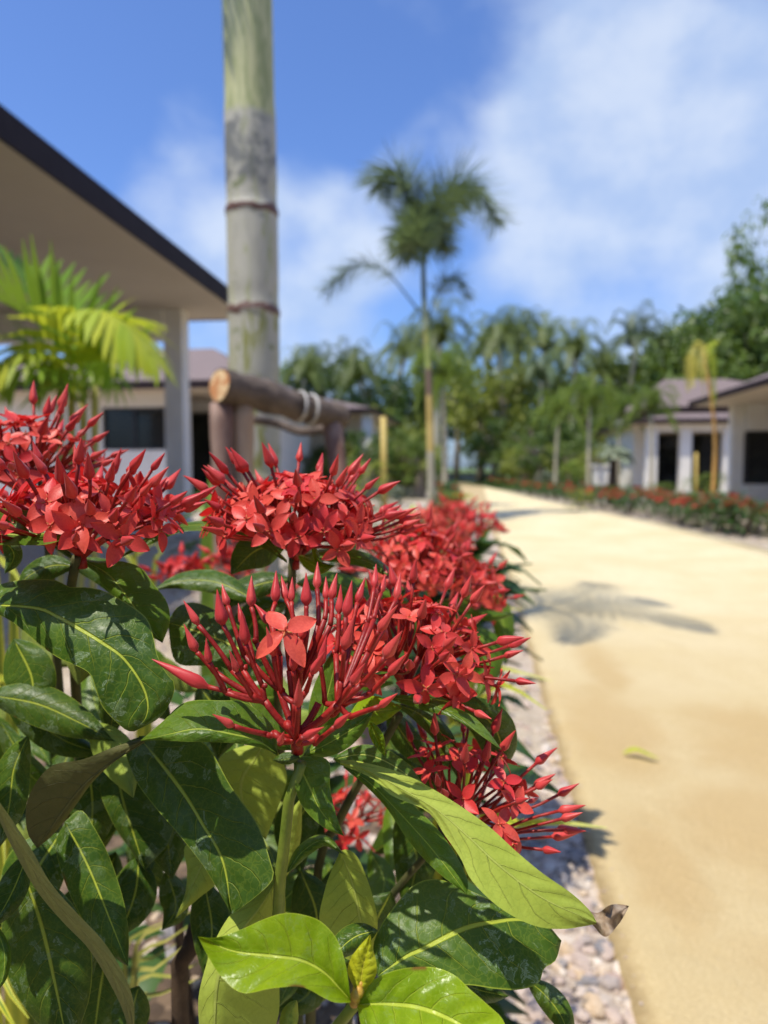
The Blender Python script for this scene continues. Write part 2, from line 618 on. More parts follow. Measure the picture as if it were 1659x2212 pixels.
def hip_roof(root, x0, x1, y0, y1, z, rise, ridge, fascia=0.2, name='roof'):
    """RIDGE = (xa, ya, xb, yb); eave underside at z"""
    b = MB()
    zt = z + fascia - 0.03
    c = [Vector((x0 + .029, y0 + .029, zt)), Vector((x1 - .029, y0 + .029, zt)), Vector((x1 - .029, y1 - .029, zt)), Vector((x0 + .029, y1 - .029, zt))]
    ra, rb = Vector((ridge[0], ridge[1], z + rise)), Vector((ridge[2], ridge[3], z + rise))
    lower = [v - Vector((0, 0, .05)) for v in c]
    along_x = abs(ridge[2] - ridge[0]) > abs(ridge[3] - ridge[1])
    vs = c + [ra, rb] + lower
    if along_x:
        fs = [(0, 1, 5, 4), (1, 2, 5), (2, 3, 4, 5), (3, 0, 4)]
    else:
        fs = [(0, 1, 4), (1, 2, 5, 4), (2, 3, 5), (3, 0, 4, 5)]
    fs += [(0, 6, 7, 1), (1, 7, 8, 2), (2, 8, 9, 3), (3, 9, 6, 0), (6, 9, 8, 7)]
    b.add(vs, fs)
    r = b.build(name, MROOF, root, smooth=False)
    b = MB()
    t = .03
    b.box((x0, y0, z - .01), (x1, y0 + t, z + fascia))
    b.box((x0, y1 - t, z - .01), (x1, y1, z + fascia))
    b.box((x0, y0 + t, z - .01), (x0 + t, y1 - t, z + fascia))
    b.box((x1 - t, y0 + t, z - .01), (x1, y1 - t, z + fascia))
    b.build('fascia', MFASC, r, smooth=False)
    b = MB()
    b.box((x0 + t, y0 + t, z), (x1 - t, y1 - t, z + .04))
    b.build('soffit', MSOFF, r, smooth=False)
    return r


def column(root, x, y, w, z1, cap=True):
    b = MB()
    h = w / 2
    b.box((x - h, y - h, 0), (x + h, y + h, z1))
    b.box((x - h - .03, y - h - .03, 0), (x + h + .03, y + h + .03, .18))
    return b.build('column', MWALL, root, smooth=False)


def window_y(root, x0, x1, z0, z1, y, out=-1, mull=1):
    """window in a wall facing -y (out=-1); frame stands proud, pane just behind it"""
    b = MB()
    f = .06
    ya, yb = sorted((y, y + out * .05))
    b.box((x0, ya, z0), (x1, yb, z0 + f))
    b.box((x0, ya, z1 - f), (x1, yb, z1))
    b.box((x0, ya, z0 + f), (x0 + f, yb, z1 - f))
    b.box((x1 - f, ya, z0 + f), (x1, yb, z1 - f))
    for k in range(mull):
        xm = x0 + (x1 - x0) * (k + 1) / (mull + 1)
        b.box((xm - .03, ya, z0 + f), (xm + .03, yb, z1 - f))
    w = b.build('window', MFRAME, root, smooth=False)
    b = MB()
    b.box((x0 + .01, y + out * .012, z0 + .01), (x1 - .01, y + out * .016, z1 - .01))
    b.build('pane', MGLASS, w, smooth=False)
    return w


def window_x(root, y0, y1, z0, z1, x, out=1, mull=1):
    b = MB()
    f = .06
    xa, xb = sorted((x, x + out * .05))
    b.box((xa, y0, z0), (xb, y1, z0 + f))
    b.box((xa, y0, z1 - f), (xb, y1, z1))
    b.box((xa, y0, z0 + f), (xb, y0 + f, z1 - f))
    b.box((xa, y1 - f, z0 + f), (xb, y1, z1 - f))
    for k in range(mull):
        ym = y0 + (y1 - y0) * (k + 1) / (mull + 1)
        b.box((xa, ym - .03, z0 + f), (xb, ym + .03, z1 - f))
    w = b.build('window', MFRAME, root, smooth=False)
    b = MB()
    b.box((x + out * .012, y0 + .01, z0 + .01), (x + out * .016, y1 - .01, z1 - .01))
    b.build('pane', MGLASS, w, smooth=False)
    return w


def walls(root, boxes, name='wall'):
    for bx in boxes:
        b = MB()
        b.box(*bx)
        b.build(name, MWALL, root, smooth=False)


# villa A: close on the left, only its porch eave and one column are seen
A = thing('villa', 'villa with dark-edged porch roof and slim square column, close behind the yellow palm', 'house', (-7, 4, 0))
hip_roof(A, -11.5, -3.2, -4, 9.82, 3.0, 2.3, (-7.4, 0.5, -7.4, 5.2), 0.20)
column(A, -4.06, 9.2, 0.25, 3.0)
column(A, -4.06, 2.6, 0.25, 3.0)
walls(A, [((-10.9, -3.4, 0), (-6.2, 8.2, 3.0)), ((-10.9, 9.05, 2.62), (-4.185, 9.35, 3.0))])
window_x(A, 4.2, 7.0, 0.4, 2.3, -6.2, 1, 2)
window_y(A, -9.5, -6.6, 0.5, 2.2, 8.2, 1)

A_PIV = Vector((-3.2, 9.82, 0))
A.location = A_PIV + Matrix.Rotation(R_(1.9), 3, 'Z') @ (Vector(A.location) - A_PIV)
A.rotation_euler = (0, 0, R_(1.9))

# villa B: second on the left
B = thing('villa', 'low villa with mauve hip roof and wide dark window, seen past the slim porch column', 'house', (-8, 16, 0))
hip_roof(B, -14, -4.5, 14.3, 22, 2.58, 1.45, (-10, 18.0, -6.9, 18.0), 0.16)
WY = 15.1
walls(B, [((-13.3, WY, 0), (-6.44, WY + .25, 1.30)), ((-13.3, WY, 2.26), (-6.44, WY + .25, 2.58)), ((-13.3, WY, 1.30), (-8.46, WY + .25, 2.26)), ((-6.95, WY, 1.30), (-6.44, WY + .25, 2.26)),
          ((-13.3, 17.4, 0), (-5.2, 21.4, 2.58))])
window_y(B, -8.46, -6.95, 1.30, 2.26, WY + .12, -1, 1)
window_y(B, -7.6, -5.3, 0.1, 2.3, 17.4, -1, 1)
column(B, -4.95, 14.8, 0.25, 2.58)

# villa C: far left behind the timber rail
V = thing('villa', 'far villa with brown roof edge, partly hidden by the timber rail', 'house', (-6, 24, 0))
hip_roof(V, -11, -3.15, 22, 29, 2.62, 0.9, (-8, 25.5, -6, 25.5), 0.16)
walls(V, [((-10.3, 24.2, 0), (-3.9, 28.4, 2.62))])
column(V, -3.5, 22.4, 0.3, 2.62)
column(V, -5.55, 22.4, 0.34, 2.62)
window_y(V, -5.1, -4.1, 0.2, 2.1, 24.2, -1, 1)
window_y(V, -8.6, -6.2, 0.8, 2.1, 24.2, -1, 1)

# villa D: right, nearest
V = thing('villa', 'villa at the right edge with rising dark eave, one pale column and big dark window', 'house', (9, 14, 0))
hip_roof(V, 5.22, 14, 4, 18.6, 2.42, 2.0, (10, 8.5, 10, 14), 0.13)
column(V, 6.20, 18.1, 0.27, 2.42)
column(V, 6.20, 11.0, 0.30, 2.42)
MWALLB = pmat('beige render', (0.42, 0.35, 0.25), (0.48, 0.41, 0.30), 2.5, 0.8, 0.002, 60)
walls(V, [((6.36, 17.85, 0), (12.6, 18.1, 0.50)), ((6.36, 17.85, 1.78), (12.6, 18.1, 2.42)), ((9.3, 17.85, 0.50), (12.6, 18.1, 1.78)), ((8.6, 5, 0), (13.4, 17.84, 2.42))])
window_y(V, 6.37, 9.3, 0.50, 1.78, 17.98, -1, 2)

# villa E: right, second
V = thing('villa', 'villa with two-tier mauve hip roof and white columns, behind the staked yellow palm', 'house', (9, 27, 0))
r = hip_roof(V, 4.95, 15.5, 23.4, 32, 2.30, 0.85, (8.6, 27.5, 12.4, 27.5), 0.15)
hip_roof(V, 5.5, 13.6, 25.3, 31, 2.86, 1.35, (6.95, 28, 9.1, 28), 0.12, name='upper_roof')
for cx_ in (5.58, 6.63, 7.94, 9.6):
    column(V, cx_, 23.9, 0.33, 2.30)
walls(V, [((5.4, 25.6, 0), (5.95, 31, 2.30)), ((5.75, 23.8, 2.06), (14.5, 24.0, 2.30))])
for bx_ in (((5.95, 25.6, 0), (14.6, 31, 2.30)),):
    b = MB()
    b.box(*bx_)
    b.build('wall', MWALLB, V, smooth=False)
window_y(V, 6.1, 8.6, 0.15, 2.05, 25.6, -1, 1)
window_y(V, 8.8, 13.6, 0.15, 2.05, 25.6, -1, 2)

# villa F: right, third
V = thing('villa', 'white-walled villa with tall white stair wall, beyond the shaggy-headed small palm', 'house', (8, 36, 0))
hip_roof(V, 6.0, 13, 33, 40, 2.55, 1.6, (8.5, 36.5, 10.5, 36.5), 0.15)
walls(V, [((6.6, 34, 0), (12.4, 39, 2.55)), ((6.1, 32.5, 0), (6.78, 32.95, 3.30)), ((7.3, 33.4, 0), (8.9, 33.7, 2.3))])
window_y(V, 9.4, 11.5, 0.4, 2.0, 34, -1, 1)
column(V, 6.2, 33.6, .3, 2.55)

# villa G: far end
V = thing('villa', 'small cream pavilion far off at the end of the path under the palms', 'house', (4.5, 48, 0))
hip_roof(V, 2.6, 7.2, 45, 50, 2.35, 1.1, (4.4, 47.5, 5.2, 47.5), 0.15)
walls(V, [((3.1, 46, 0), (6.8, 49.5, 2.35))])
window_y(V, 4.0, 5.6, 0.9, 1.9, 46, -1, 1)

# white gate pillar and low end wall
b = MB()
g = gp(1299, 18.5)
b.box((g.x - .2, g.y - .2, 0), (g.x + .2, g.y + .2, .92))
b.box((g.x - .24, g.y - .24, .92), (g.x + .24, g.y + .24, .99))
tag(b.build('garden_pillar', MWALL, origin=g, smooth=False), 'short white rendered pillar behind the right hedge, beside the shaggy small palm', 'pillar')
b = MB()
b.box((-5.5, 47, 0), (1.6, 47.25, 0.52))
b.box((-5.55, 46.95, 0.52), (1.65, 47.3, 0.58))
tag(b.build('garden_wall', MWALL, origin=(-2, 47, 0), smooth=False), 'low pale wall across the far end of the path', 'wall')

# ------------------------------------------------------------------ vegetation helpers
def mat_leafy(name, c1, c2, trans, tw=0.3, rough=0.5, scale=1.5):
    """foliage made of many small faces: colour varies from face to face"""
    m, t = new_mat(name)
    r = t.n('ShaderNodeNewGeometry', out='Random Per Island')
    co = t.coord('Object')
    c = t.mix(t.m('MULTIPLY_ADD', r, 0.6, t.m('MULTIPLY', t.noise(co, scale, 3), 0.4)), c1, c2)
    oi = t.n('ShaderNodeObjectInfo', out=5)
    k = t.m('MULTIPLY_ADD', oi, 0.5, 0.75)
    c = t.mix(1.0, c, t.n('ShaderNodeCombineColor', {0: k, 1: k, 2: k}), 'MULTIPLY')
    sh = t.n('ShaderNodeBsdfPrincipled', {'Base Color': c, 'Roughness': rough, 'Specular IOR Level': 0.4})
    tr = t.n('ShaderNodeBsdfTranslucent', {'Color': trans})
    finish(t, t.n('ShaderNodeMixShader', {0: tw, 1: sh, 2: tr}))
    return m


MFOX = mat_leafy('dark foxtail frond', (0.075, 0.120, 0.052), (0.16, 0.20, 0.10), (0.20, 0.28, 0.09), 0.28)
MCOCO = mat_leafy('coconut frond', (0.09, 0.135, 0.03), (0.20, 0.235, 0.06), (0.22, 0.30, 0.06), 0.3)
MYOUNG = mat_leafy('young palm frond', (0.10, 0.16, 0.022), (0.22, 0.28, 0.045), (0.28, 0.42, 0.05), 0.3)
MTREE = mat_leafy('broad tree leaves', (0.065, 0.115, 0.018), (0.16, 0.225, 0.04), (0.22, 0.32, 0.04), 0.28, 0.45, 0.6)
MTREE2 = mat_leafy('deep green leaves', (0.042, 0.085, 0.014), (0.10, 0.17, 0.028), (0.15, 0.26, 0.03), 0.28, 0.45, 0.6)
MTREE3 = mat_leafy('yellow green leaves', (0.14, 0.18, 0.022), (0.30, 0.32, 0.05), (0.34, 0.42, 0.06), 0.3, 0.5, 0.6)
MGREY = mat_leafy('grey green frond', (0.13, 0.17, 0.10), (0.24, 0.27, 0.17), (0.2, 0.26, 0.12), 0.15)
MYEL = mat_leafy('yellow palm frond', (0.24, 0.40, 0.03), (0.62, 0.62, 0.05), (0.65, 0.72, 0.05), 0.35)
MYELG = mat_leafy('green golden palm frond', (0.16, 0.34, 0.03), (0.32, 0.46, 0.05), (0.40, 0.56, 0.06), 0.35)
MDRYF = mat_leafy('yellowing hanging frond', (0.42, 0.40, 0.05), (0.58, 0.46, 0.08), (0.5, 0.5, 0.06), 0.25)
MBARK = pmat('grey bark', (0.20, 0.16, 0.12), (0.32, 0.27, 0.21), 8, 0.9, 0.01, 30)
MPTRUNK = pmat('pale palm trunk', (0.36, 0.32, 0.22), (0.48, 0.44, 0.32), 6, 0.85, 0.006, 30)
MDTRUNK = pmat('dark fibrous trunk', (0.05, 0.035, 0.025), (0.11, 0.075, 0.05), 20, 0.95, 0.02, 40)
MBAMBOO = pmat('bamboo pole', (0.46, 0.33, 0.08), (0.58, 0.45, 0.14), 5, 0.55, 0.0, stretch=(1, 1, .3))
MORANGE = pmat('orange stem', (0.45, 0.24, 0.06), (0.58, 0.34, 0.10), 4, 0.6)


def leaflet(mb, p, d, L, w, droop=0.4, nrm=None, seg=3, mi=0):
    """narrow blade from P along D, bending down"""
    d = d.normalized()
    side = d.cross(nrm if nrm is not None else Vector((0, 0, 1)))
    if side.length < 1e-4:
        side = Vector((1, 0, 0))
    side.normalize()
    vs, fs = [], []
    q = p.copy()
    dd = d.copy()
    prof = (0.45, 1.0, 0.75, 0.06) if seg == 3 else (0.5, 1.0, 0.06)
    for i in range(seg + 1):
        vs += [q + side * w * prof[i] * .5, q - side * w * prof[i] * .5]
        dd = (dd + Vector((0, 0, -droop / seg))).normalized()
        q = q + dd * (L / seg)
    for i in range(seg):
        fs.append((2 * i, 2 * i + 1, 2 * i + 3, 2 * i + 2))
    mb.add(vs, fs, mi=mi)


def frond(mb, pts, n, L, w, mode='pinnate', droop=0.5, rng=random, rad=0.012, start=0.12, seg=3, tipl=0.35, mi=0, ri=0, vee=0.25):
    c = crom(pts, n + 1)
    mb.tube(c, [rad * (1 - .85 * i / n) for i in range(n + 1)], 5, mi=ri)
    for i in range(int(n * start), n + 1):
        q = i / n
        tg = (c[min(i + 1, n)] - c[max(i - 1, 0)]).normalized()
        sd = tg.cross(Vector((0, 0, 1)))
        if sd.length < .05:
            sd = Vector((1, 0, 0))
        sd.normalize()
        up = sd.cross(tg).normalized()
        l = L * (math.sin(math.pi * min(1, (q * (1 - .12) + .16))) ** .6 * (1 - tipl) + tipl) if mode == 'pinnate' else L * (0.72 + .28 * math.sin(math.pi * min(1, q * .8 + .2)))
        if mode == 'pinnate':
            for s in (-1, 1):
                d = sd * s + tg * (0.45 + .8 * q) + up * (vee + rng.uniform(-.1, .1))
                leaflet(mb, c[i], d, l * rng.uniform(.88, 1.08), w, droop * rng.uniform(.7, 1.3), up, seg, mi)
        else:
            for k in range(7):
                a = 2 * math.pi * (k + rng.random()) / 7
                d = sd * math.cos(a) + up * math.sin(a) + tg * rng.uniform(.35, .7)
                leaflet(mb, c[i], d, l * rng.uniform(.8, 1.1), w, droop * rng.uniform(.5, 1.4), tg, seg, mi)


def arc(p, az, L, rise, fall, n=6):
    """frond spine from P: out along azimuth AZ, up RISE then down FALL"""
    d = Vector((math.cos(az), math.sin(az), 0))
    out = []
    for i in range(n):
        q = i / (n - 1)
        out.append(p + d * (L * (q ** 1.15)) + Vector((0, 0, rise * math.sin(q * math.pi * .62) * 1.05 - fall * q ** 2.3)))
    return out


# ------------------------------------------------------------------ the big palm in front of the porch
def mat_bigtrunk():
    m, t = new_mat('ringed palm trunk')
    co = t.coord('Object')
    z = t.n('ShaderNodeSeparateXYZ', {0: co}, out=2)
    st = t.vm('MULTIPLY', co, (1, 1, 0.18))
    n1 = t.noise(st, 24, 6, 0.62, 0.8)
    n2 = t.noise(co, 7, 5, 0.65, 0.4)
    c = t.mix(t.mr(n1, 0.3, 0.7), (0.42, 0.41, 0.33), (0.58, 0.56, 0.47))
    c = t.mix(t.mr(n1, 0.52, 0.62, 0, .6), c, (0.30, 0.33, 0.10))
    # dark grey blotches just under the leaf sheath
    band = t.m('MULTIPLY', t.mr(z, 2.02, 2.12), t.mr(z, 2.34, 2.44, 1, 0))
    c = t.mix(t.m('MULTIPLY', band, t.mr(n2, 0.48, 0.60, 0, .80)), c, (0.13, 0.14, 0.14))
    c = t.mix(t.mr(t.noise(co, 13, 3), 0.62, 0.70, 0, .7), c, (0.16, 0.20, 0.06))
    # mossy streaks low down
    low = t.mr(z, 1.62, 1.50)
    c = t.mix(t.m('MULTIPLY', low, t.mr(n1, 0.46, 0.58, 0, .85)), c, (0.25, 0.26, 0.05))
    # green-yellow sheath on top
    zz = t.m('ADD', z, t.m('MULTIPLY', n2, 0.10))
    c = t.mix(t.mr(zz, 2.42, 2.46), c, t.mix(t.mr(n1, .38, .62), (0.34, 0.38, 0.16), (0.58, 0.58, 0.30)))
    for zr in (0.42, 0.84, 1.20, 1.575, 2.00):
        dz = t.m('ABSOLUTE', t.m('SUBTRACT', zz, zr + 0.05))
        c = t.mix(t.mr(dz, 0.010, 0.020, 1.0, 0.0), c, (0.15, 0.080, 0.062))
    finish(t, t.n('ShaderNodeBsdfPrincipled', {'Base Color': c, 'Roughness': 0.6, 'Normal': t.n('ShaderNodeBump', {'Strength': .4, 'Distance': .004, 'Height': n1})}))
    return m


rng = random.Random(3)
bp_ = gp(546, 3.12)
root = thing('palm_tree', 'thick ringed palm trunk rising out of the picture behind the timber rail', 'palm', bp_)
b = MB()
pts, rad = [], []
z = 0.0
rings = (0.42, 0.84, 1.20, 1.575, 2.00)
while z < 4.55:
    r = 0.110 + 0.014 * math.exp(-z * 2.0) - (0.004 if z > 2.42 else 0) - max(0, z - 3.2) * 0.035
    for zr in rings:
        r += 0.0065 * math.exp(-((z - zr) / 0.014) ** 2) - 0.003 * math.exp(-((z - zr - .06) / 0.04) ** 2)
    pts.append(bp_ + Vector((0.012 * math.sin(z * 1.1), 0, z)))
    rad.append(r)
    z += 0.012 if z < 2.1 else 0.06
b.tube(pts, rad, 28)
b.build('trunk', mat_bigtrunk(), root)
for k in range(7):
    az = 2 * math.pi * k / 7 + .35
    inward = math.cos(az - math.pi / 2 - .15)
    b = MB()
    rise = .95 if inward > .2 else .7
    frond(b, arc(bp_ + Vector((0, 0, 4.45)), az, .92 * rng.uniform(.9, 1.1), rise * rng.uniform(.9, 1.1), .45 if inward > .2 else .7, 7), 24, .32, .026, 'pinnate', .5, rng, .02, .2)
    b.build('frond', MCOCO, root)

# ------------------------------------------------------------------ timber support with cord
MLOG = pmat('dark log bark', (0.050, 0.036, 0.029), (0.19, 0.145, 0.115), 14, 0.85, 0.006, 35, stretch=(1, .35, 1))
MLOGR = pmat('reddish stripped post', (0.13, 0.055, 0.038), (0.38, 0.27, 0.22), 10, 0.85, 0.005, 30, stretch=(1, 1, .25))
MLOGT = pmat('tan post', (0.42, 0.27, 0.17), (0.58, 0.41, 0.27), 9, 0.8, 0.004, 30, stretch=(1, 1, .2))


def mat_cut():
    m, t = new_mat('sawn log end')
    co = t.coord('Object')
    n = t.noise(co, 28, 3, .5)
    c = t.mix(t.mr(n, .46, .56), (0.56, 0.25, 0.10), (0.74, 0.53, 0.29))
    finish(t, t.n('ShaderNodeBsdfPrincipled', {'Base Color': c, 'Roughness': 0.8}))
    return m


rs = gp(560, 2.4)
root = thing('timber_support', 'rough log rail on posts with white cord, propping the ringed palm trunk', 'plant support', rs)
b = MB()
a0, a1 = P(474, 832, 2.22), P(722, 896, 2.62)
axis = (a1 - a0).normalized()
rail = crom([a0, a0.lerp(a1, .3) + Vector((0, 0, .004)), a0.lerp(a1, .62) + Vector((0, 0, -.004)), a1 + axis * .04], 40)
rr = []
for i in range(40):
    rr.append(0.053 - .006 * i / 39 + .003 * math.sin(i * .9) + .006 * math.exp(-((i - 24) / 1.1) ** 2) + .0016 * math.sin(i * 2.7) + (.010 * math.exp(-((i - 13) / 1.6) ** 2)))
b.tube(rail, rr, 22, cap=False)
railo = b.build('rail', MLOG, root)
b = MB()
nrm = -axis
sd = nrm.cross(Vector((0, 0, 1))).normalized()
up = sd.cross(nrm).normalized()
vs = [rail[0] + nrm * .003]
for k in range(22):
    a = 2 * math.pi * k / 22
    vs.append(rail[0] + (sd * math.cos(a) + up * math.sin(a)) * (.0505 + .0015 * math.sin(3 * a)) + nrm * .001)
b.add(vs, [(0, 1 + (k + 1) % 22, 1 + k) for k in range(22)])
b.build('cut_end', mat_cut(), railo)


def post(us, ds, r, mat, name='post', v0=None):
    b = MB()
    (u0, v0_), (u1, v1_) = us
    top = P(u0, v0_, ds[0])
    low = P(u1, v1_, ds[1])
    k = (top.z + .1) / max(top.z - low.z, 1e-3)
    foot = top + (low - top) * k
    pts = crom([top, top.lerp(foot, .33) + Vector((.004, 0, 0)), top.lerp(foot, .66) - Vector((.004, 0, 0)), foot], 24)
    b.tube(pts, [r * (1 + .06 * math.sin(i * 1.3)) for i in range(24)], 14)
    return b.build(name, mat, root)


post(((478, 872), (480, 1120)), (2.26, 2.26), .036, MLOGR)
post(((523, 874), (524, 1120)), (2.31, 2.31), .036, MLOGT)
post(((716, 900), (752, 1230)), (2.62, 2.45), .034, MLOGR)
b = MB()
b.tube(crom([P(540, 905, 2.75), P(600, 915, 2.85), P(650, 932, 2.8), P(715, 925, 2.72)], 16), .018, 9)
b.build('rail', MLOG, root)
MCORD = pmat('white cord', (0.55, 0.53, 0.49), (0.68, 0.66, 0.62), 60, 0.7)
b = MB()
for fr in (.60, .605, .70, .705):
    i = fr * 39
    j = int(i)
    c = rail[j].lerp(rail[j + 1], i - j)
    r = .0535
    ring = []
    for k in range(21):
        a = 2 * math.pi * k / 20
        ring.append(c + (sd * math.cos(a) + up * math.sin(a)) * r + axis * (.008 * math.cos(a)))
    b.tube(ring, .0042, 6, cap=False)
c = rail[26]
b.tube(crom([c + up * .05, c + up * .052 + axis * .03, rail[28] + up * .05], 8), .0045, 6)
b.build('cord', MCORD, root)

# ------------------------------------------------------------------ golden palm on the left
rng = random.Random(11)
gl = gp(150, 3.9)
root = thing('golden_palm', 'small yellow-green feather palm below the porch eave, drooping fronds', 'palm', gl)
b = MB()
for k in range(4):
    b.tube(crom([gl + Vector((.05 * k - .08, .04 * (k % 2), 0)), gl + Vector((.07 * k - .1, .05, .5)), P(130 + 25 * k, 830, 3.95)], 10), .022, 8)
b.build('stem', pmat('yellow palm stem', (.40, .36, .08), (.52, .48, .16), 8, .5), root)


def gfrond(px, n, L, w, mat, droop, vee=.2, rad=.010):
    b = MB()
    frond(b, crom([P(*p) for p in px], 10), n, L, w, 'pinnate', droop, rng, rad, .18, 3, .45, vee=vee)
    b.build('frond', mat, root)


# green frond fanning to the upper left
gfrond([(190, 860, 3.9), (170, 775, 3.85), (110, 720, 3.75), (20, 660, 3.6), (-60, 625, 3.5)], 20, .56, .050, MYELG, .05, .45)
gfrond([(190, 860, 3.9), (165, 760, 3.95), (100, 650, 4.05), (20, 580, 4.1)], 18, .50, .046, MYELG, .02, .5)
gfrond([(185, 870, 3.9), (150, 790, 4.0), (60, 740, 4.0), (-60, 735, 4.0)], 16, .42, .036, MYELG, .1, .3)
# yellow frond arching to the right
gfrond([(165, 840, 3.85), (150, 740, 3.75), (200, 672, 3.65), (265, 700, 3.55), (330, 770, 3.5)], 20, .46, .060, MYEL, .95, .1)
gfrond([(175, 850, 3.9), (190, 740, 3.9), (240, 690, 3.95), (320, 695, 4.0)], 14, .32, .045, MYEL, .5, .2)
# hanging yellow fronds lower left
gfrond([(160, 850, 3.8), (110, 770, 3.7), (50, 755, 3.6), (-15, 790, 3.5)], 14, .34, .048, MYEL, 1.1, .0)
gfrond([(160, 860, 3.85), (110, 800, 3.7), (60, 790, 3.6), (10, 830, 3.6)], 12, .30, .044, MYELG, 1.0, .0)
gfrond([(175, 860, 3.85), (200, 790, 3.8), (235, 790, 3.7), (250, 840, 3.7)], 12, .26, .036, MYELG, 1.1, .0)
gfrond([(170, 870, 3.85), (140, 800, 3.8), (100, 800, 3.8), (80, 850, 3.8)], 12, .26, .036, MYELG, 1.1, .0)

# ------------------------------------------------------------------ tall foxtail palm in the middle
rng = random.Random(21)
fx = gp(934, 12.0)
DF = 12.0


def mat_foxtrunk():
    m, t = new_mat('yellow banded palm stem')
    co = t.coord('Object')
    z = t.n('ShaderNodeSeparateXYZ', {0: co}, out=2)
    n = t.noise(t.vm('MULTIPLY', co, (1, 1, .3)), 5, 4)
    zz = t.m('MULTIPLY_ADD', n, 0.15, z)
    c = t.mix(t.mr(n, .35, .65), (0.36, 0.33, 0.24), (0.44, 0.42, 0.32))
    c = t.mix(t.mr(zz, 1.2, 1.3), c, t.mix(t.mr(n, .4, .6), (0.42, 0.30, 0.08), (0.56, 0.42, 0.14)))
    c = t.mix(t.mr(zz, 2.16, 2.24), c, (0.17, 0.11, 0.07))
    c = t.mix(t.mr(zz, 2.60, 2.68), c, t.mix(t.mr(n, .45, .55), (0.30, 0.36, 0.08), (0.50, 0.40, 0.08)))
    c = t.mix(t.mr(zz, 3.3, 3.42), c, (0.36, 0.40, 0.22))
    c = t.mix(t.mr(zz, 3.75, 3.9), c, (0.12, 0.15, 0.08))
    finish(t, t.n('ShaderNodeBsdfPrincipled', {'Base Color': c, 'Roughness': 0.6}))
    return m


root = thing('foxtail_palm', 'tall slender foxtail palm with yellow stem standing against the sky by the path', 'palm', fx)
top = P(914, 545, DF)
b = MB()
tp = crom([fx, P(930, 960, DF), P(924, 760, DF), P(916, 640, DF), top], 40)
b.tube(tp, [.072 - .032 * (i / 39) + (.012 if 24 < i < 28 else 0) for i in range(40)], 12)
b.build('trunk', mat_foxtrunk(), root)


def foxfrond(px, L=.58, n=30, w=.055, mat=MFOX, droop=.25, start=.22):
    b = MB()
    frond(b, crom([P(u, v, d) for u, v, d in px], 10), int(n * 1.55), L * 1.42, w * .60, 'plume', droop, rng, .02, start, 2)
    b.build('frond', mat, root)


foxfrond([(914, 560, 12), (898, 470, 11.8), (880, 400, 11.7), (850, 365, 11.6), (818, 395, 11.5)], .50, 26, .06, start=.30)
foxfrond([(914, 560, 12), (905, 480, 11.9), (880, 420, 11.7), (862, 395, 11.5)], .44, 22, .06, start=.34)
foxfrond([(914, 560, 12), (930, 480, 12.1), (965, 415, 12.2), (1020, 400, 12.3), (1072, 475, 12.4)], .52, 32, .05, start=.2)
foxfrond([(914, 560, 12), (928, 490, 12.4), (960, 440, 12.8), (1010, 410, 13.2)], .46, 24, .05, start=.25)
foxfrond([(914, 560, 12), (905, 520, 11.6), (885, 500, 11.1), (870, 540, 10.7)], .40, 20, .055, start=.25)
foxfrond([(914, 560, 12), (914, 500, 11.8), (905, 480, 11.2), (900, 530, 10.6)], .40, 20, .055, start=.25)
foxfrond([(914, 570, 12), (935, 520, 12.1), (950, 500, 12.0), (962, 540, 11.8)], .34, 18, .05, start=.3)
foxfrond([(918, 690, 12), (880, 640, 12), (830, 585, 11.9), (770, 572, 11.8), (705, 625, 11.7)], .30, 30, .036, MFOX, .5, .38)
foxfrond([(922, 700, 12), (940, 640, 12.1), (965, 605, 12.2), (990, 600, 12.3), (1012, 640, 12.3)], .24, 22, .035, MFOX, .5, .4)

# ------------------------------------------------------------------ palms farther off
def palm_proto(name, label, H, lean, nf, L, leafL, lw, mat, tr, trunk_mat, mode='pinnate', seed=1, fall=1.0, group=None, loc=(0, 0, 0), rise=.5, nl=22):
    r = random.Random(seed)
    loc = Vector(loc)
    root = thing(name, label, 'palm', loc, group)
    b = MB()
    base = loc.copy()
    topp = base + Vector((lean, lean * .4, H))
    b.tube(crom([base, base.lerp(topp, .5) + Vector((-lean * .25, 0, 0)), topp], 14), [tr * (1.25 - .5 * i / 13) for i in range(14)], 9)
    b.build('trunk', trunk_mat, root)
    b = MB()
    for k in range(nf):
        az = 2 * math.pi * k / nf + r.uniform(-.25, .25)
        up_ = r.random()
        frond(b, arc(topp, az, L * r.uniform(.75, 1.1) * (1 - .35 * up_), rise * L * (.35 + 1.0 * up_), fall * L * r.uniform(.4, .75) * (1.1 - .5 * up_), 6), nl, leafL, lw, mode, .7, r, tr * .25, .15, 2)
    b.build('crown', mat, root)
    return root


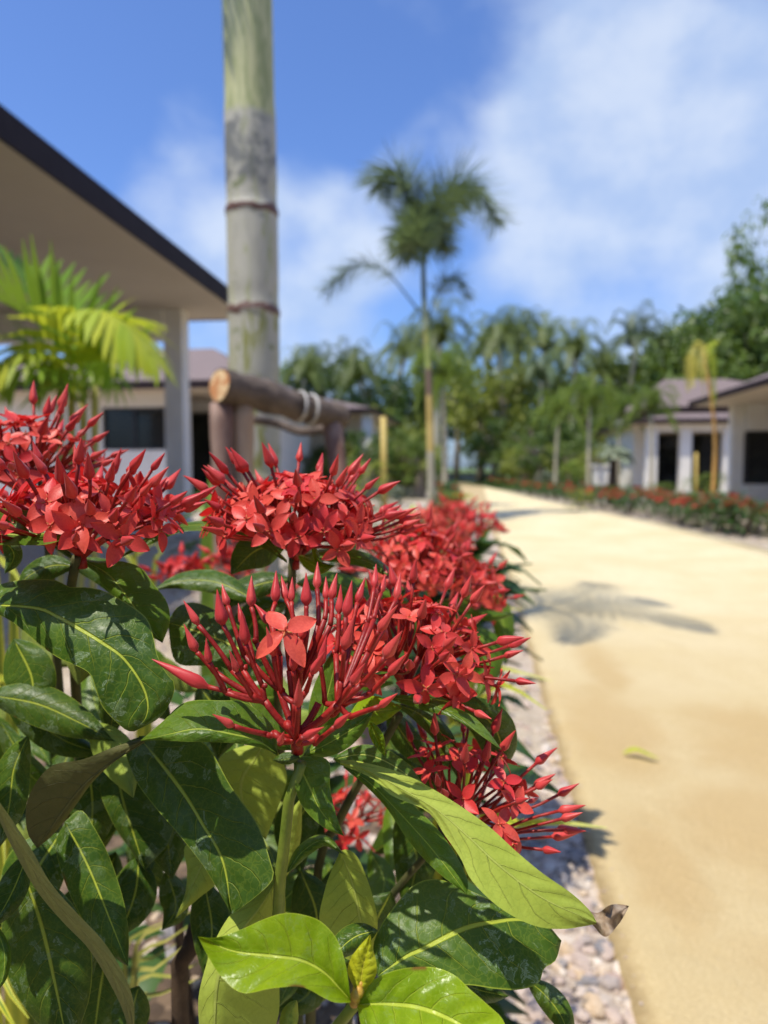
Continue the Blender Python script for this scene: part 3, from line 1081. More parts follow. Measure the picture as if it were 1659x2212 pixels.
COCO = [(641, 772, 42, 0), (700, 768, 47, 1), (838, 716, 44, 2), (765, 752, 43, 1), (1085, 702, 40, 0), (1125, 700, 45, 1),
        (1196, 712, 42, 2), (1236, 722, 37, 0), (1350, 708, 40, 1), (1398, 742, 44, 2), (944, 690, 33, 0), (1040, 735, 46, 1),
        (1300, 765, 41, 2), (905, 745, 47, 0), (805, 775, 40, 2), (1165, 770, 36, 1)]
protos = {}
rng = random.Random(77)
cl = ['coconut palm with ragged drooping crown in the tree line at the end of the garden']
for i, (u, v, d, kind) in enumerate(COCO):
    g = gp(u, d)
    h = hz(v, d)
    mat = (MCOCO, MFOX, MCOCO)[kind]
    lab = {838: 'coconut palm with pale trunk just left of the tall foxtail palm, above the far roofs',
           944: 'dark palm crown showing right behind the yellow stem of the tall foxtail palm',
           1085: 'coconut palm with broad dark crown, highest one right of the tall foxtail palm'}.get(u, cl[0])
    grp = 'coconut palms along the far tree line'
    if kind not in protos:
        protos[kind] = palm_proto('coconut_palm', lab, 6.6, (.5, -.4, .8)[kind], (28, 26, 27)[kind], 2.5, .52, .05, mat, .15, MPTRUNK, seed=kind + 4, group=grp, loc=g, rise=.75, fall=1.2, nl=24)
        o = protos[kind]
        o.scale = (h / 8.0,) * 3
    else:
        o = copy_thing(protos[kind], g, rng.uniform(0, 6.3), h / 8.0 * rng.uniform(.95, 1.05), lab, grp)

# young palms along the beds
grp = 'young palms planted along the right bed'
yp = palm_proto('young_palm', 'young feather palm with bare pale trunk, in front of the far cream pavilion', 2.45, .06, 13, .95, .22, .022, MYOUNG, .05, MPTRUNK, seed=9, group=grp, loc=gp(1200, 21), rise=.8, fall=1.5, nl=20, mode='plume')
for (u, d, s, lab) in ((1272, 18.5, 1.02, 'young feather palm with pale trunk, between the white pillar and the far pavilion'),
                       (1408, 19.5, 0.98, 'young feather palm with pale trunk in front of the white columns'),
                       (962, 16.0, 1.12, 'slim young palm right behind the tall foxtail palm stem, left of the path'),
                       (1335, 24, 1.05, 'young palm leaning over the far white villa roof')):
    copy_thing(yp, gp(u, d), rng.uniform(0, 6), s, lab, grp)

# small shaggy palm with dark trunk
sp = palm_proto('sago_palm', 'shaggy grey-green small palm with thick dark trunk beside the white pillar', 1.15, .02, 24, .62, .18, .03, MGREY, .11, MDTRUNK, seed=31, loc=gp(1324, 17.0), rise=.45, fall=.65, nl=18)

# staked palm with yellow hanging fronds
st = gp(1540, 14.0)
root = thing('staked_palm', 'thin orange-stemmed palm with drooping yellow fronds in front of the two-tier roof', 'palm', st)
b = MB()
b.tube(crom([st, P(1545, 960, 14), P(1535, 850, 14), P(1518, 760, 14)], 16), [.045 - .018 * i / 15 for i in range(16)], 9)
b.build('trunk', MORANGE, root)
rng = random.Random(8)
for px in ([(1520, 775, 14), (1505, 745, 13.9), (1490, 770, 13.8), (1486, 840, 13.8)], [(1520, 775, 14), (1515, 740, 14.1), (1500, 745, 14.2), (1496, 830, 14.2)],
           [(1522, 780, 14), (1530, 745, 14), (1540, 790, 13.9), (1542, 870, 13.9)], [(1520, 775, 14), (1520, 745, 13.7), (1518, 800, 13.5), (1520, 860, 13.5)], [(1520, 775, 14), (1535, 740, 14.2), (1552, 735, 14.3)]):
    b = MB()
    frond(b, [P(*p) for p in px], 16, .22, .03, 'pinnate', 1.2, rng, .012, .2, 2)
    b.build('frond', MDRYF if px[-1][0] < 1530 else MYEL, root)
b = MB()
b.tube([gp(1506, 14.3), P(1504, 978, 14.3)], .03, 8)
tag(b.build('bamboo_stake', MBAMBOO, origin=gp(1506, 14.3)), 'short orange bamboo stake upright in the bed left of the staked palm', 'stake')
b = MB()
b.tube([gp(832, 9.5), P(828, 900, 9.5)], .042, 8)
tag(b.build('bamboo_stake', MBAMBOO, origin=gp(832, 9.5)), 'yellow bamboo stake left of the tall foxtail palm', 'stake')

# ------------------------------------------------------------------ broadleaf trees
def crown_mesh(name, seed, nclump, nleaf, size, rx, ry, rz, cz, mat, gap=0.0):
    r = random.Random(seed)
    b = MB()
    for k in range(nclump):
        while True:
            p = Vector((r.uniform(-1, 1), r.uniform(-1, 1), r.uniform(-.85, 1)))
            l = p.length
            if .35 < l < 1.0 and noise.noise(p * 1.7 + Vector((seed * 3.1, 0, 0))) > -.35 + gap:
                break
        c = Vector((p.x * rx, p.y * ry, cz + p.z * rz))
        cr = r.uniform(.16, .30) * rx
        for q in range(nleaf):
            d = Vector((r.gauss(0, 1), r.gauss(0, 1), r.gauss(0, .8))).normalized() * cr * r.random() ** .4
            d.z *= .5
            n = (d.normalized() + Vector((0, 0, .8)) + Vector((r.uniform(-1, 1), r.uniform(-1, 1), r.uniform(-1, 1))) * .7).normalized()
            a = n.orthogonal().normalized()
            a = Matrix.Rotation(r.random() * 6.28, 3, n) @ a
            e = n.cross(a)
            s = size * r.uniform(.6, 1.3)
            o = c + d
            a.z *= .4
            e.z *= .4
            b.add([o - a * s, o + e * s * .45, o + a * s, o - e * s * .45], [(0, 1, 2, 3)])
    return b.mesh(name, mat, smooth=False)


def tree(name, label, g, h, rx, crown, group, sc=1.0, rot=0):
    root = thing(name, label, 'tree', g, group)
    b = MB()
    r = random.Random(int(g.x * 100))
    topz = h * .75
    b.tube(crom([g, g + Vector((.1, 0, topz * .5)), g + Vector((-.1, .1, topz))], 10), [.16 * (1.3 - .08 * i) for i in range(10)], 8)
    for k in range(5):
        a = r.random() * 6.28
        s = g + Vector((0, 0, topz * r.uniform(.45, .8)))
        b.tube(crom([s, s + Vector((math.cos(a) * rx * .3, math.sin(a) * rx * .3, h * .12)), s + Vector((math.cos(a) * rx * .6, math.sin(a) * rx * .6, h * .2))], 6), [.06, .055, .045, .035, .025, .015], 6)
    b.build('trunk', MBARK, root)
    o = inst('crown', crown, root, Matrix.Translation((0, 0, 0)) @ Matrix.Rotation(rot, 4, 'Z') @ Matrix.Diagonal((rx, rx, h, 1)))
    return root


# crowns in unit size: radius 1, height 1
CR = [crown_mesh('crown', 1, 55, 46, .065, .95, .95, .40, .60, MTREE),
      crown_mesh('crown', 2, 55, 46, .065, .95, .95, .42, .58, MTREE2),
      crown_mesh('crown', 3, 50, 44, .065, .95, .95, .42, .57, MTREE3),
      crown_mesh('crown', 4, 44, 44, .055, .95, .95, .30, .72, MTREE, .08),
      crown_mesh('crown', 5, 55, 46, .065, .95, .95, .46, .52, MTREE)]
rng = random.Random(41)
TR = [  # u, top v, distance, half width, crown, label
    (612, 790, 44, 3.2, 1, None), (668, 800, 46, 3.4, 0, None), (735, 792, 44, 3.2, 1, None), (800, 775, 41, 2.4, 1, 'dense dark round tree left of the tall foxtail palm'),
    (870, 812, 46, 3.2, 0, None), (985, 765, 44, 3.2, 0, None), (1035, 780, 40, 3.0, 2, None), (1085, 760, 38, 2.4, 2, 'bright yellow-green bamboo-like tree under the highest palms'),
    (1140, 790, 42, 3.4, 2, None), (1215, 800, 44, 3.2, 0, None), (1275, 775, 43, 3.0, 2, None), (1330, 765, 44, 3.2, 0, None), (1400, 752, 42, 3.2, 0, 'mid-green tree at the left foot of the dark wooded rise on the right'),
    (1455, 705, 40, 3.4, 0, None), (1490, 690, 37, 3.0, 4, None), (1545, 655, 43, 3.8, 1, None), (1610, 660, 36, 3.2, 0, None), (1690, 610, 36, 3.6, 1, None), (1520, 668, 40, 3.6, 1, None), (1585, 640, 39, 3.4, 1, 'big dark tree above the two-tier villa roof on the right'), (1655, 640, 38, 3.6, 1, None), (1570, 730, 36, 3.2, 0, None), (1640, 720, 35, 3.2, 4, None),
    (1640, 490, 42, 2.9, 3, 'tall sparse tree rising above the others at the right edge'), (1720, 560, 43, 3.6, 1, None), (560, 800, 45, 3.2, 0, None), (500, 812, 47, 3.2, 1, None), (930, 790, 48, 3.4, 1, None), (1180, 800, 47, 3.2, 1, None)]
for (u, v, d, hw, ci, lab) in TR:
    g = gp(u, d)
    tree('broadleaf_tree', lab or ('broadleaf tree in the far tree line behind the garden', 'dark broadleaf tree in the far tree line behind the garden', 'yellow-green broadleaf tree in the far tree line behind the garden', '', 'broadleaf tree low on the wooded rise at the right')[ci],
         g, hz(v, d), hw, CR[ci], 'broadleaf trees along the far tree line', rot=rng.random() * 6)
BU = [(u_, 860 + 60 * rng.random(), 34 + 4 * rng.random()) for u_ in range(560, 1330, 42)] + [(u_, 940 + 30 * rng.random(), 30 + 3 * rng.random()) for u_ in range(840, 1300, 46)]
BU += [(u_, 925 + 40 * rng.random(), 20 + 4 * rng.random()) for u_ in (640, 690, 740, 790, 835, 868, 900, 905, 950)] + [(u_, 935 + 35 * rng.random(), 25 + 4 * rng.random()) for u_ in (870, 910, 940, 1130, 1160, 1190, 1225, 1255, 1290)]
for i, (u, v, d) in enumerate(BU):
    g = gp(u, d)
    if edge_at(LEFT, min(g.y, 45)) - .8 < g.x < edge_at(RIGHT, min(g.y, 45)) + .8 and g.y < 46:
        continue
    ci = (0, 2, 1, 2, 4)[i % 5]
    tree('garden_bush', ('leafy green bush under the far trees', 'dark bush under the far trees', 'yellow-green bush under the far trees', '', 'leafy green bush under the far trees')[ci], g, hz(v, d), 1.5 if d > 29 else .85, CR[ci], 'bushes under the far trees', rot=rng.random() * 6)

# unseen trees added behind the camera to cut sky light on the glossy leaves
for (x, y, h, hw, ci) in ((2.2, -4.6, 5.6, 2.0, 1), (5.2, -2.6, 5.6, 2.2, 0), (-.8, -5.6, 5.0, 2.0, 1), (7.2, 1.2, 5.0, 2.0, 0), (-4.2, -5.2, 4.2, 1.8, 1), (4.6, -6.0, 6.2, 2.3, 1)):
    tree('broadleaf_tree', 'unseen tree added behind the camera to block sky light from the leaves', Vector((x, y, 0)), h, hw, CR[ci], 'unseen trees added behind the camera to block sky light', rot=rng.random() * 6)

# ------------------------------------------------------------------ leaf and flower materials
def leaf_mat(name, top, top2, under, vein, trans, trw=0.28, spots=0.5, rough=0.36, nveins=8.0, puck=1.0):
    m, t = new_mat(name)
    uv = t.coord('UV')
    co = t.coord('Object')
    sp = t.nt.nodes.new('ShaderNodeSeparateXYZ')
    t.nt.links.new(uv, sp.inputs[0])
    u, v = sp.outputs[0], sp.outputs[1]
    a = t.m('MULTIPLY', t.m('ABSOLUTE', t.m('SUBTRACT', v, .5)), 2.0)
    wob = t.noise(co, 42, 3)
    midw = t.m('MULTIPLY_ADD', u, -.034, .066)
    mid = t.m('SUBTRACT', 1.0, t.mr(t.m('DIVIDE', a, midw), .55, 1.15))
    s = t.m('MULTIPLY_ADD', t.m('POWER', a, 1.25), -1.55, t.m('MULTIPLY', u, nveins))
    s = t.m('ADD', s, t.m('MULTIPLY_ADD', wob, 1.0, -.5))
    side_id = t.m('MULTIPLY', t.m('GREATER_THAN', v, .5), .43)
    s = t.m('ADD', s, side_id)
    fr = t.m('MULTIPLY', t.m('ABSOLUTE', t.m('SUBTRACT', t.m('FRACT', s), .5)), 2.0)
    side = t.m('MULTIPLY', t.mr(fr, .915, .985), t.mr(a, .97, .55))
    vo = t.n('ShaderNodeTexVoronoi', {'Vector': t.vm('ADD', co, t.vm('SCALE', t.noise(co, 300, 2, out=1), .004)), 'Scale': 260.0}, feature='DISTANCE_TO_EDGE')
    ret = t.m('SUBTRACT', 1.0, t.mr(vo, .02, .09))
    big = t.noise(co, 22, 4, .6)
    base = t.mix(t.mr(big, .35, .68), top, top2)
    vm_ = t.m('MAXIMUM', mid, t.m('MULTIPLY', side, .38))
    base = t.mix(t.m('MULTIPLY', ret, .10), base, vein)
    col = t.mix(vm_, base, vein)
    # dried water marks: pale islands with brighter rims
    nz = t.noise(co, 95, 6, .62, .6)
    isl = t.mr(nz, .50, .72)
    rim = t.m('SUBTRACT', 1.0, t.mr(t.m('ABSOLUTE', t.m('SUBTRACT', nz, .57)), .004, .016))
    mask = t.mr(t.noise(co, 30, 3), .38, .60)
    sp_ = t.m('MULTIPLY', t.m('MULTIPLY_ADD', rim, .75, t.m('MULTIPLY', isl, .45)), t.m('MULTIPLY', mask, spots))
    col = t.mix(sp_, col, (0.23, 0.31, 0.19))
    edge = t.mr(a, .965, .995)
    col = t.mix(t.m('MULTIPLY', edge, .55), col, vein)
    nick = t.m('MULTIPLY', t.mr(a, .86, .98), t.mr(t.noise(co, 48, 2), .66, .72))
    col = t.mix(nick, col, (0.16, 0.07, 0.02))
    oi = t.n('ShaderNodeObjectInfo', out=5)
    k = t.m('MULTIPLY_ADD', oi, .34, .83)
    kk = t.n('ShaderNodeCombineColor', {0: k, 1: k, 2: t.m('MULTIPLY', k, .95)})
    col = t.mix(1.0, col, kk, 'MULTIPLY')
    un = t.mix(t.m('MULTIPLY', t.m('MAXIMUM', mid, t.m('MULTIPLY', side, .5)), .6), under, vein)
    un = t.mix(t.mr(big, .35, .7, 0, .3), un, vein)
    un = t.mix(t.m('MULTIPLY', ret, .10), un, top)
    bf = t.n('ShaderNodeNewGeometry', out='Backfacing')
    colr = t.mix(bf, col, un)
    hgt = t.m('MULTIPLY_ADD', t.m('MAXIMUM', mid, side), -.6, t.m('MULTIPLY', t.noise(co, 130, 3), .5 * puck))
    hgt = t.m('MULTIPLY_ADD', ret, -.035, hgt)
    bp = t.n('ShaderNodeBump', {'Strength': .75, 'Distance': .0012, 'Height': hgt})
    rg = t.m('MULTIPLY_ADD', bf, .25, t.m('MULTIPLY_ADD', sp_, .5, t.m('MULTIPLY_ADD', big, .16, rough - .08)))
    sh = t.n('ShaderNodeBsdfPrincipled', {'Base Color': colr, 'Roughness': rg, 'Specular IOR Level': .20, 'Normal': bp})
    tr = t.n('ShaderNodeBsdfTranslucent', {'Color': t.mix(t.m('MULTIPLY', vm_, .4), trans, vein), 'Normal': bp})
    finish(t, t.n('ShaderNodeMixShader', {0: trw, 1: sh, 2: tr}))
    return m


ML_OLD = leaf_mat('old ixora leaf', (0.034, 0.078, 0.010), (0.068, 0.125, 0.016), (0.20, 0.25, 0.055), (0.36, 0.42, 0.05), (0.12, 0.20, 0.012), .16, 1.0)
ML_MID = leaf_mat('green ixora leaf', (0.055, 0.120, 0.010), (0.105, 0.180, 0.017), (0.28, 0.37, 0.065), (0.33, 0.42, 0.06), (0.22, 0.38, 0.03), .22, .35, .32)
ML_NEW = leaf_mat('young bright ixora leaf', (0.13, 0.23, 0.006), (0.23, 0.34, 0.010), (0.34, 0.44, 0.05), (0.46, 0.55, 0.06), (0.45, 0.62, 0.02), .30, .22, .27, 7.0)
ML_TIP = leaf_mat('yellow ixora leaf bud', (0.42, 0.46, 0.02), (0.55, 0.55, 0.03), (0.5, 0.5, 0.06), (0.62, 0.60, 0.06), (0.70, 0.70, 0.03), .35, .1, .35, 6.0)
ML_PALE = leaf_mat('pale-backed ixora leaf', (0.040, 0.105, 0.014), (0.075, 0.150, 0.022), (0.36, 0.44, 0.060), (0.48, 0.54, 0.12), (0.34, 0.46, 0.03), .20, .45, .36)
ML_SHADE = leaf_mat('shade-backed ixora leaf', (0.028, 0.075, 0.012), (0.05, 0.11, 0.020), (0.105, 0.105, 0.035), (0.20, 0.19, 0.07), (0.08, 0.10, 0.015), .08, .5, .45)  # same leaf as ML_GREY with shade put into the back colour
ML_GREY = leaf_mat('dull-backed ixora leaf', (0.028, 0.075, 0.012), (0.05, 0.11, 0.020), (0.22, 0.235, 0.085), (0.32, 0.33, 0.13), (0.12, 0.18, 0.03), .12, .5, .42)


def flower_mat(name, c1, c2, tr, tw, rough=.42):
    m, t = new_mat(name)
    co = t.coord('Object')
    oi = t.n('ShaderNodeObjectInfo', out=5)
    c = t.mix(oi, c1, c2)
    n = t.noise(t.vm('MULTIPLY', co, (1, 1, .25)), 900, 3)
    c = t.mix(t.mr(n, .35, .7, 0, .35), c, tuple(x * .72 for x in c1))
    uv = t.coord('UV')
    uu = t.n('ShaderNodeSeparateXYZ', {0: uv}, out=0)
    c = t.mix(t.mr(uu, .0, .5, .28, 0), c, (0.50, 0.012, 0.012))
    bp = t.n('ShaderNodeBump', {'Strength': .3, 'Distance': .0004, 'Height': n})
    sh = t.n('ShaderNodeBsdfPrincipled', {'Base Color': c, 'Roughness': rough, 'Specular IOR Level': .35, 'Normal': bp, 'Sheen Weight': .08})
    trn = t.n('ShaderNodeBsdfTranslucent', {'Color': tr})
    finish(t, t.n('ShaderNodeMixShader', {0: tw, 1: sh, 2: trn}))
    return m


MPETAL = flower_mat('red petal', (0.68, 0.040, 0.044), (0.80, 0.130, 0.080), (0.85, 0.03, 0.03), .26)
MBUD = flower_mat('red bud', (0.56, 0.040, 0.044), (0.68, 0.080, 0.068), (0.80, 0.03, 0.03), .12)
MSTALK = pmat('dark red stalk', (0.20, 0.011, 0.010), (0.40, 0.024, 0.017), 120, .45, .0003, 500)
MANTH = pmat('anther', (0.42, 0.08, 0.03), (0.55, 0.20, 0.06), 300, .6)
MSTEM = pmat('green stem', (0.13, 0.19, 0.02), (0.22, 0.27, 0.035), 60, .45, .0006, 220)
MSTEMB = pmat('brownish green stem', (0.05, 0.06, 0.018), (0.10, 0.095, 0.03), 60, .7, .0006, 220)
MWOOD = pmat('brown woody stem', (0.045, 0.028, 0.018), (0.10, 0.065, 0.04), 60, .85, .001, 200)
MDRY = pmat('dry brown leaf tip', (0.17, 0.10, 0.05), (0.42, 0.33, 0.23), 110, .8, .0008, 260, trans=.1, tcol=(.3, .2, .1))


def bud_mesh(seed):
    r = random.Random(seed)
    b = MB()
    prof = [(0, .0010), (.06, .0017), (.13, .0029), (.22, .00345), (.34, .0032), (.50, .0025), (.68, .00165), (.84, .0009), (.95, .0004), (1, .00005)]
    Ln = .0205 * r.uniform(.9, 1.1)
    tw = r.uniform(.5, 1.0)
    bx, by = r.uniform(-.002, .002), r.uniform(-.002, .002)
    seg = 12
    vs, fs, uvs = [], [], []
    for i, (q, rad) in enumerate(prof):
        for k in range(seg):
            a = 2 * math.pi * k / seg
            rr_ = rad * (1 + .13 * math.cos(4 * a - tw * q * 4)) * r.uniform(.99, 1.01) * (.92 if seed % 2 else 1.04)
            vs.append(Vector((math.cos(a) * rr_ + bx * q * q, math.sin(a) * rr_ + by * q * q, Ln * q)))
    n = len(prof)
    for i in range(n - 1):
        for k in range(seg):
            k2 = (k + 1) % seg
            fs.append((i * seg + k, i * seg + k2, (i + 1) * seg + k2, (i + 1) * seg + k))
            q0, q1 = prof[i][0], prof[i + 1][0]
            uvs.append([(q0 + .3, 0), (q0 + .3, 1), (q1 + .3, 1), (q1 + .3, 0)])
    b.add(vs, fs, uvs)
    return b.mesh('bud', MBUD)


def floret_mesh(seed, low=False):
    r = random.Random(seed + 100)
    b = MB()
    opened = r.uniform(-8, 30)
    for k in range(4):
        a0 = k * math.pi / 2 + r.uniform(-.12, .12)
        Ln = .0150 * r.uniform(.88, 1.1)
        Wd = .0078 * r.uniform(.85, 1.08)
        el = R_(opened + r.uniform(-9, 9))
        curl = R_(r.uniform(10, 50))
        roll = r.uniform(-.3, .3)
        nu, nv = (3, 1) if low else (8, 3)
        vs, fs, uvs = [], [], []
        p = Vector((.0008, 0, 0))
        ang = el
        for i in range(nu + 1):
            q = i / nu
            w = Wd * .5 * (math.sin(math.pi * min(1, (q * .90 + .07))) ** .85) * (1.06 - .30 * q * q)
            if i == nu:
                w = .0002
            for j in range(-nv, nv + 1):
                s = j / nv
                nrm = Vector((-math.sin(ang), 0, math.cos(ang)))
                vs.append(p + Vector((0, 1, 0)) * (s * w) + nrm * (.0007 * s * s + roll * s * w * .6))
            ang -= curl / nu
            p = p + Vector((math.cos(ang), 0, math.sin(ang))) * (Ln / nu)
        W_ = 2 * nv + 1
        for i in range(nu):
            for j in range(2 * nv):
                fs.append((i * W_ + j, i * W_ + j + 1, (i + 1) * W_ + j + 1, (i + 1) * W_ + j))
                uvs.append([(i / nu, j / (2 * nv)), (i / nu, (j + 1) / (2 * nv)), ((i + 1) / nu, (j + 1) / (2 * nv)), ((i + 1) / nu, j / (2 * nv))])
        M = Matrix.Rotation(a0, 3, 'Z')
        b.add([M @ x for x in vs], fs, uvs)
    if not low:
        b.tube([Vector((0, 0, -.003)), Vector((0, 0, .0006))], [.0009, .0014], 8)
        b.tube([Vector((0, 0, 0)), Vector((.0003, 0, .0035))], [.0004, .0005], 6)
        for k in range(4):
            a = k * math.pi / 2 + math.pi / 4
            d = Vector((math.cos(a), math.sin(a), .25))
            b.tube([Vector((0, 0, .0006)), d * .0016, d * .0028], [.0003, .0005, .0002], 5, mi=1)
    return b.mesh('floret', [MPETAL, MANTH])


BUDS = [bud_mesh(i) for i in range(6)]
FLOS = [floret_mesh(i) for i in range(8)]
FLOW = [floret_mesh(i, True) for i in range(5)]


def frame_to(pos, d, spin, sc=1.0):
    q = d.to_track_quat('Z', 'Y').to_matrix().to_4x4()
    return Matrix.Translation(pos) @ q @ Matrix.Rotation(spin, 4, 'Z') @ Matrix.Diagonal((sc, sc, sc, 1))


def bez(a, bb, c, n=7):
    return [a * (1 - t) ** 2 + bb * 2 * t * (1 - t) + c * t * t for t in [i / (n - 1) for i in range(n)]]


def cluster(root, base, axis, R, H, nbud, nflo, spread=82, seed=1, sc=1.0, stem_from=None, label=None, merged=False, front=None, budext=.012, zflat=0.2):
    """domed head of red flowers: stalk mesh with bud and floret children (or one merged mesh)"""
    r = random.Random(seed)
    base = Vector(base)
    axis = Vector(axis).normalized()
    Q = axis.to_track_quat('Z', 'Y').to_matrix()
    mb = MB()
    ends = []
    n = nbud + nflo
    order = ['b'] * nbud + ['f'] * nflo
    r.shuffle(order)
    hubs = []
    for k in range(9):
        a = 2.4 * k
        th = R_(spread) * math.sqrt((k + .5) / 9) * .9
        hubs.append(base + Q @ Vector((math.sin(th) * math.cos(a) * R * .42, math.sin(th) * math.sin(a) * R * .42, math.cos(th) * H * .34 + .004)))
    for h in hubs:
        mb.tube(bez(base, base.lerp(h, .5) + axis * .003, h, 5), [.0019, .0017, .0016, .0014, .0013], 6)
    for k in range(n):
        a = 2.39996 * k + r.uniform(-.25, .25)
        th = R_(spread) * math.sqrt((k + .5) / n) + R_(r.uniform(-5, 5))
        ext = (budext * r.uniform(.2, 1.2)) if order[k] == 'b' else -.004 * r.random()
        pos = base + Q @ Vector((math.sin(th) * math.cos(a) * (R + ext), math.sin(th) * math.sin(a) * (R + ext), math.cos(th) * (H + ext) + .002))
        d = (pos - (base + axis * (H * zflat))).normalized()
        d = (d + Vector((r.uniform(-1, 1), r.uniform(-1, 1), r.uniform(-1, 1))) * .16 + Vector((0, 0, .12 if order[k] == 'b' else 0))).normalized()
        if order[k] == 'f':
            d = (d + Vector((r.uniform(-1, 1), r.uniform(-1, 1), r.uniform(-1, 1))) * .25).normalized()
        h = min(hubs, key=lambda q: (q - pos).length)
        mb.tube(bez(h, pos - d * (pos - h).length * .5, pos, 5), [.0011 * sc, .001 * sc, .00095 * sc, .0009 * sc, .0010 * sc], 5)
        ends.append((pos, d, order[k]))
    if stem_from is not None:
        mb.tube([base, base - axis * .006], [.0021, .0024], 7)
    if merged:
        for pos, d, kind in ends:
            src = r.choice(BUDS if kind == 'b' else FLOW)
            M = frame_to(pos, d, r.random() * 6, sc)
            o = len(mb.v)
            mb.v.extend(M @ v.co for v in src.vertices)
            for p in src.polygons:
                mb.f.append(tuple(i + o for i in p.vertices))
                mb.mi.append(1)
                mb.uv.append([(.5, .5)] * len(p.vertices))
        return mb, ends
    cl = mb.build('flower_cluster', MSTALK, root)
    if label:
        cl['label'] = label
    o = root.location
    for pos, d, kind in ends:
        if kind == 'b':
            inst('bud', r.choice(BUDS), cl, frame_to(pos - o, d, r.random() * 6, sc * r.uniform(.58, .84)))
        else:
            inst('floret', r.choice(FLOS), cl, frame_to(pos - o, d, r.random() * 6, sc * r.uniform(.72, .94)))
    return cl


def leaf_mesh(mid, L, Rr, d, s=(0, -.4), fold=.004, arch=0.0, under=False, nu=26, nv=5, wav=.0012, seed=0, w=None, dtip=0.0, cup=0.0):
    """leaf lofted from midrib and both edges; depths in metres"""
    r = random.Random(seed)
    n = nu + 1
    m2 = crom([Vector((p[0], p[1], 0)) for p in mid], n)
    if w:
        wl, wr = w
        L2, R2 = [], []
        for i in range(n):
            q = i / nu
            tg = (m2[min(i + 1, nu)] - m2[max(i - 1, 0)]).normalized()
            nn = Vector((-tg.y, tg.x, 0))
            k = max(0.02, math.sin(math.pi * q ** .85)) ** .85 if q < 1 else .0
            k *= (1 - .25 * max(0, q - .75) / .25)
            L2.append(m2[i] + nn * wl * k)
            R2.append(m2[i] - nn * wr * k)
    else:
        L2 = crom([Vector((p[0], p[1], 0)) for p in L], n)
        R2 = crom([Vector((p[0], p[1], 0)) for p in Rr], n)
    c0 = m2[nu // 2]
    ph = r.random() * 6
    fr = r.uniform(10, 15)
    vs, uvs_v = [], []
    for i in range(n):
        q = i / nu
        for j in range(-nv, nv + 1):
            k = j / nv
            e = (L2 if k < 0 else R2)[i]
            p = m2[i].lerp(e, abs(k))
            dd = d + d / F * (s[0] * (p.x - c0.x) + s[1] * (p.y - c0.y))
            dd += fold * (k * k) + cup * abs(k) + arch * (4 * q * (1 - q)) + dtip * q * q
            dd += wav * math.sin(q * fr + ph + (1.7 if k > 0 else 0)) * k * k + .0005 * math.exp(-(k / .16) ** 2)
            dd += .0006 * math.sin(q * 8 * 6.283 - abs(k) * 8) * math.sin(abs(k) * 3.1)
            vs.append(P(p.x, p.y, dd))
            uvs_v.append((q, .5 + .5 * k))
    W_ = 2 * nv + 1
    fs = []
    for i in range(nu):
        for j in range(2 * nv):
            fs.append((i * W_ + j, i * W_ + j + 1, (i + 1) * W_ + j + 1, (i + 1) * W_ + j))
    f = fs[(nu // 2) * 2 * nv + nv]
    a, b2, c = vs[f[0]], vs[f[1]], vs[f[3]]
    nr = (b2 - a).cross(c - a)
    flip = nr.dot(CAMP - a) < 0
    if under:
        flip = not flip
    if flip:
        fs = [tuple(reversed(x)) for x in fs]
    mb = MB()
    mb.add(vs, fs, [[uvs_v[i] for i in x] for x in fs])
    return mb


SEED = [0]


def leaf(root, mat, mid, L=None, Rr=None, d=.34, label=None, **k):
    SEED[0] += 1
    o = leaf_mesh(mid, L, Rr, d, seed=SEED[0], **k).build('leaf', mat, root)
    if label:
        o['label'] = label
    return o


def stem(root, pts, rad, mat, name='stem'):
    b = MB()
    c = crom([P(*p) if not isinstance(p, Vector) else p for p in pts], 40)
    n = len(c)
    rr = []
    for i in range(n):
        q = i / (n - 1)
        r = rad[0] + (rad[1] - rad[0]) * q
        r *= 1 + .22 * max(0, 1 - abs(((q * 7) % 1) - .5) / .06) * .5
        rr.append(r)
    b.tube(c, rr, 10)
    return b.build(name, mat, root)


# ================================================================== FRONT SHRUB
fr_base = gp(560, .50)
FRONT = thing('ixora_shrub', 'large glossy ixora shrub in front whose middle flower head is mostly unopened red buds', 'shrub', fr_base)
lf_base = gp(170, .56)
LEFTS = thing('ixora_shrub', 'ixora shrub at the left edge with two full red flower heads, one above the other', 'shrub', lf_base)
bk_base = gp(640, .66)
BACK = thing('ixora_shrub', 'ixora shrub bearing the domed open red flower head just below the log rail', 'shrub', bk_base)

# stems
stem(FRONT, [(652, 1648, .312), (630, 1690, .315), (618, 1790, .320), (606, 1890, .325), (600, 1990, .335), (592, 2110, .35), (580, 2260, .38), fr_base + Vector((.0, -.02, .25)), fr_base], (.0024, .006), MSTEM)
stem(FRONT, [(862, 1545, .37), (820, 1620, .40), (740, 1760, .44), (680, 1950, .47), fr_base + Vector((.03, 0, .3)), fr_base + Vector((.02, .01, 0))], (.0022, .006), MSTEMB)
stem(FRONT, [(955, 1815, .42), (900, 1870, .43), (830, 1960, .45), (760, 2100, .48), fr_base + Vector((.05, 0, .2)), fr_base + Vector((.03, .0, 0))], (.0020, .006), MSTEMB)
stem(FRONT, [(770, 2165, .275), (745, 2200, .285), (700, 2280, .30), fr_base + Vector((.0, -.06, .35)), fr_base + Vector((.0, -.03, 0))], (.0022, .005), MSTEM)
stem(FRONT, [(425, 2000, .46), (405, 2080, .46), (390, 2212, .47), gp(395, .48)], (.0055, .0085), MWOOD)
stem(BACK, [(632, 1205, .42), (630, 1265, .43), (622, 1340, .45), (600, 1500, .50), bk_base + Vector((0, 0, .3)), bk_base], (.0024, .007), MSTEMB)
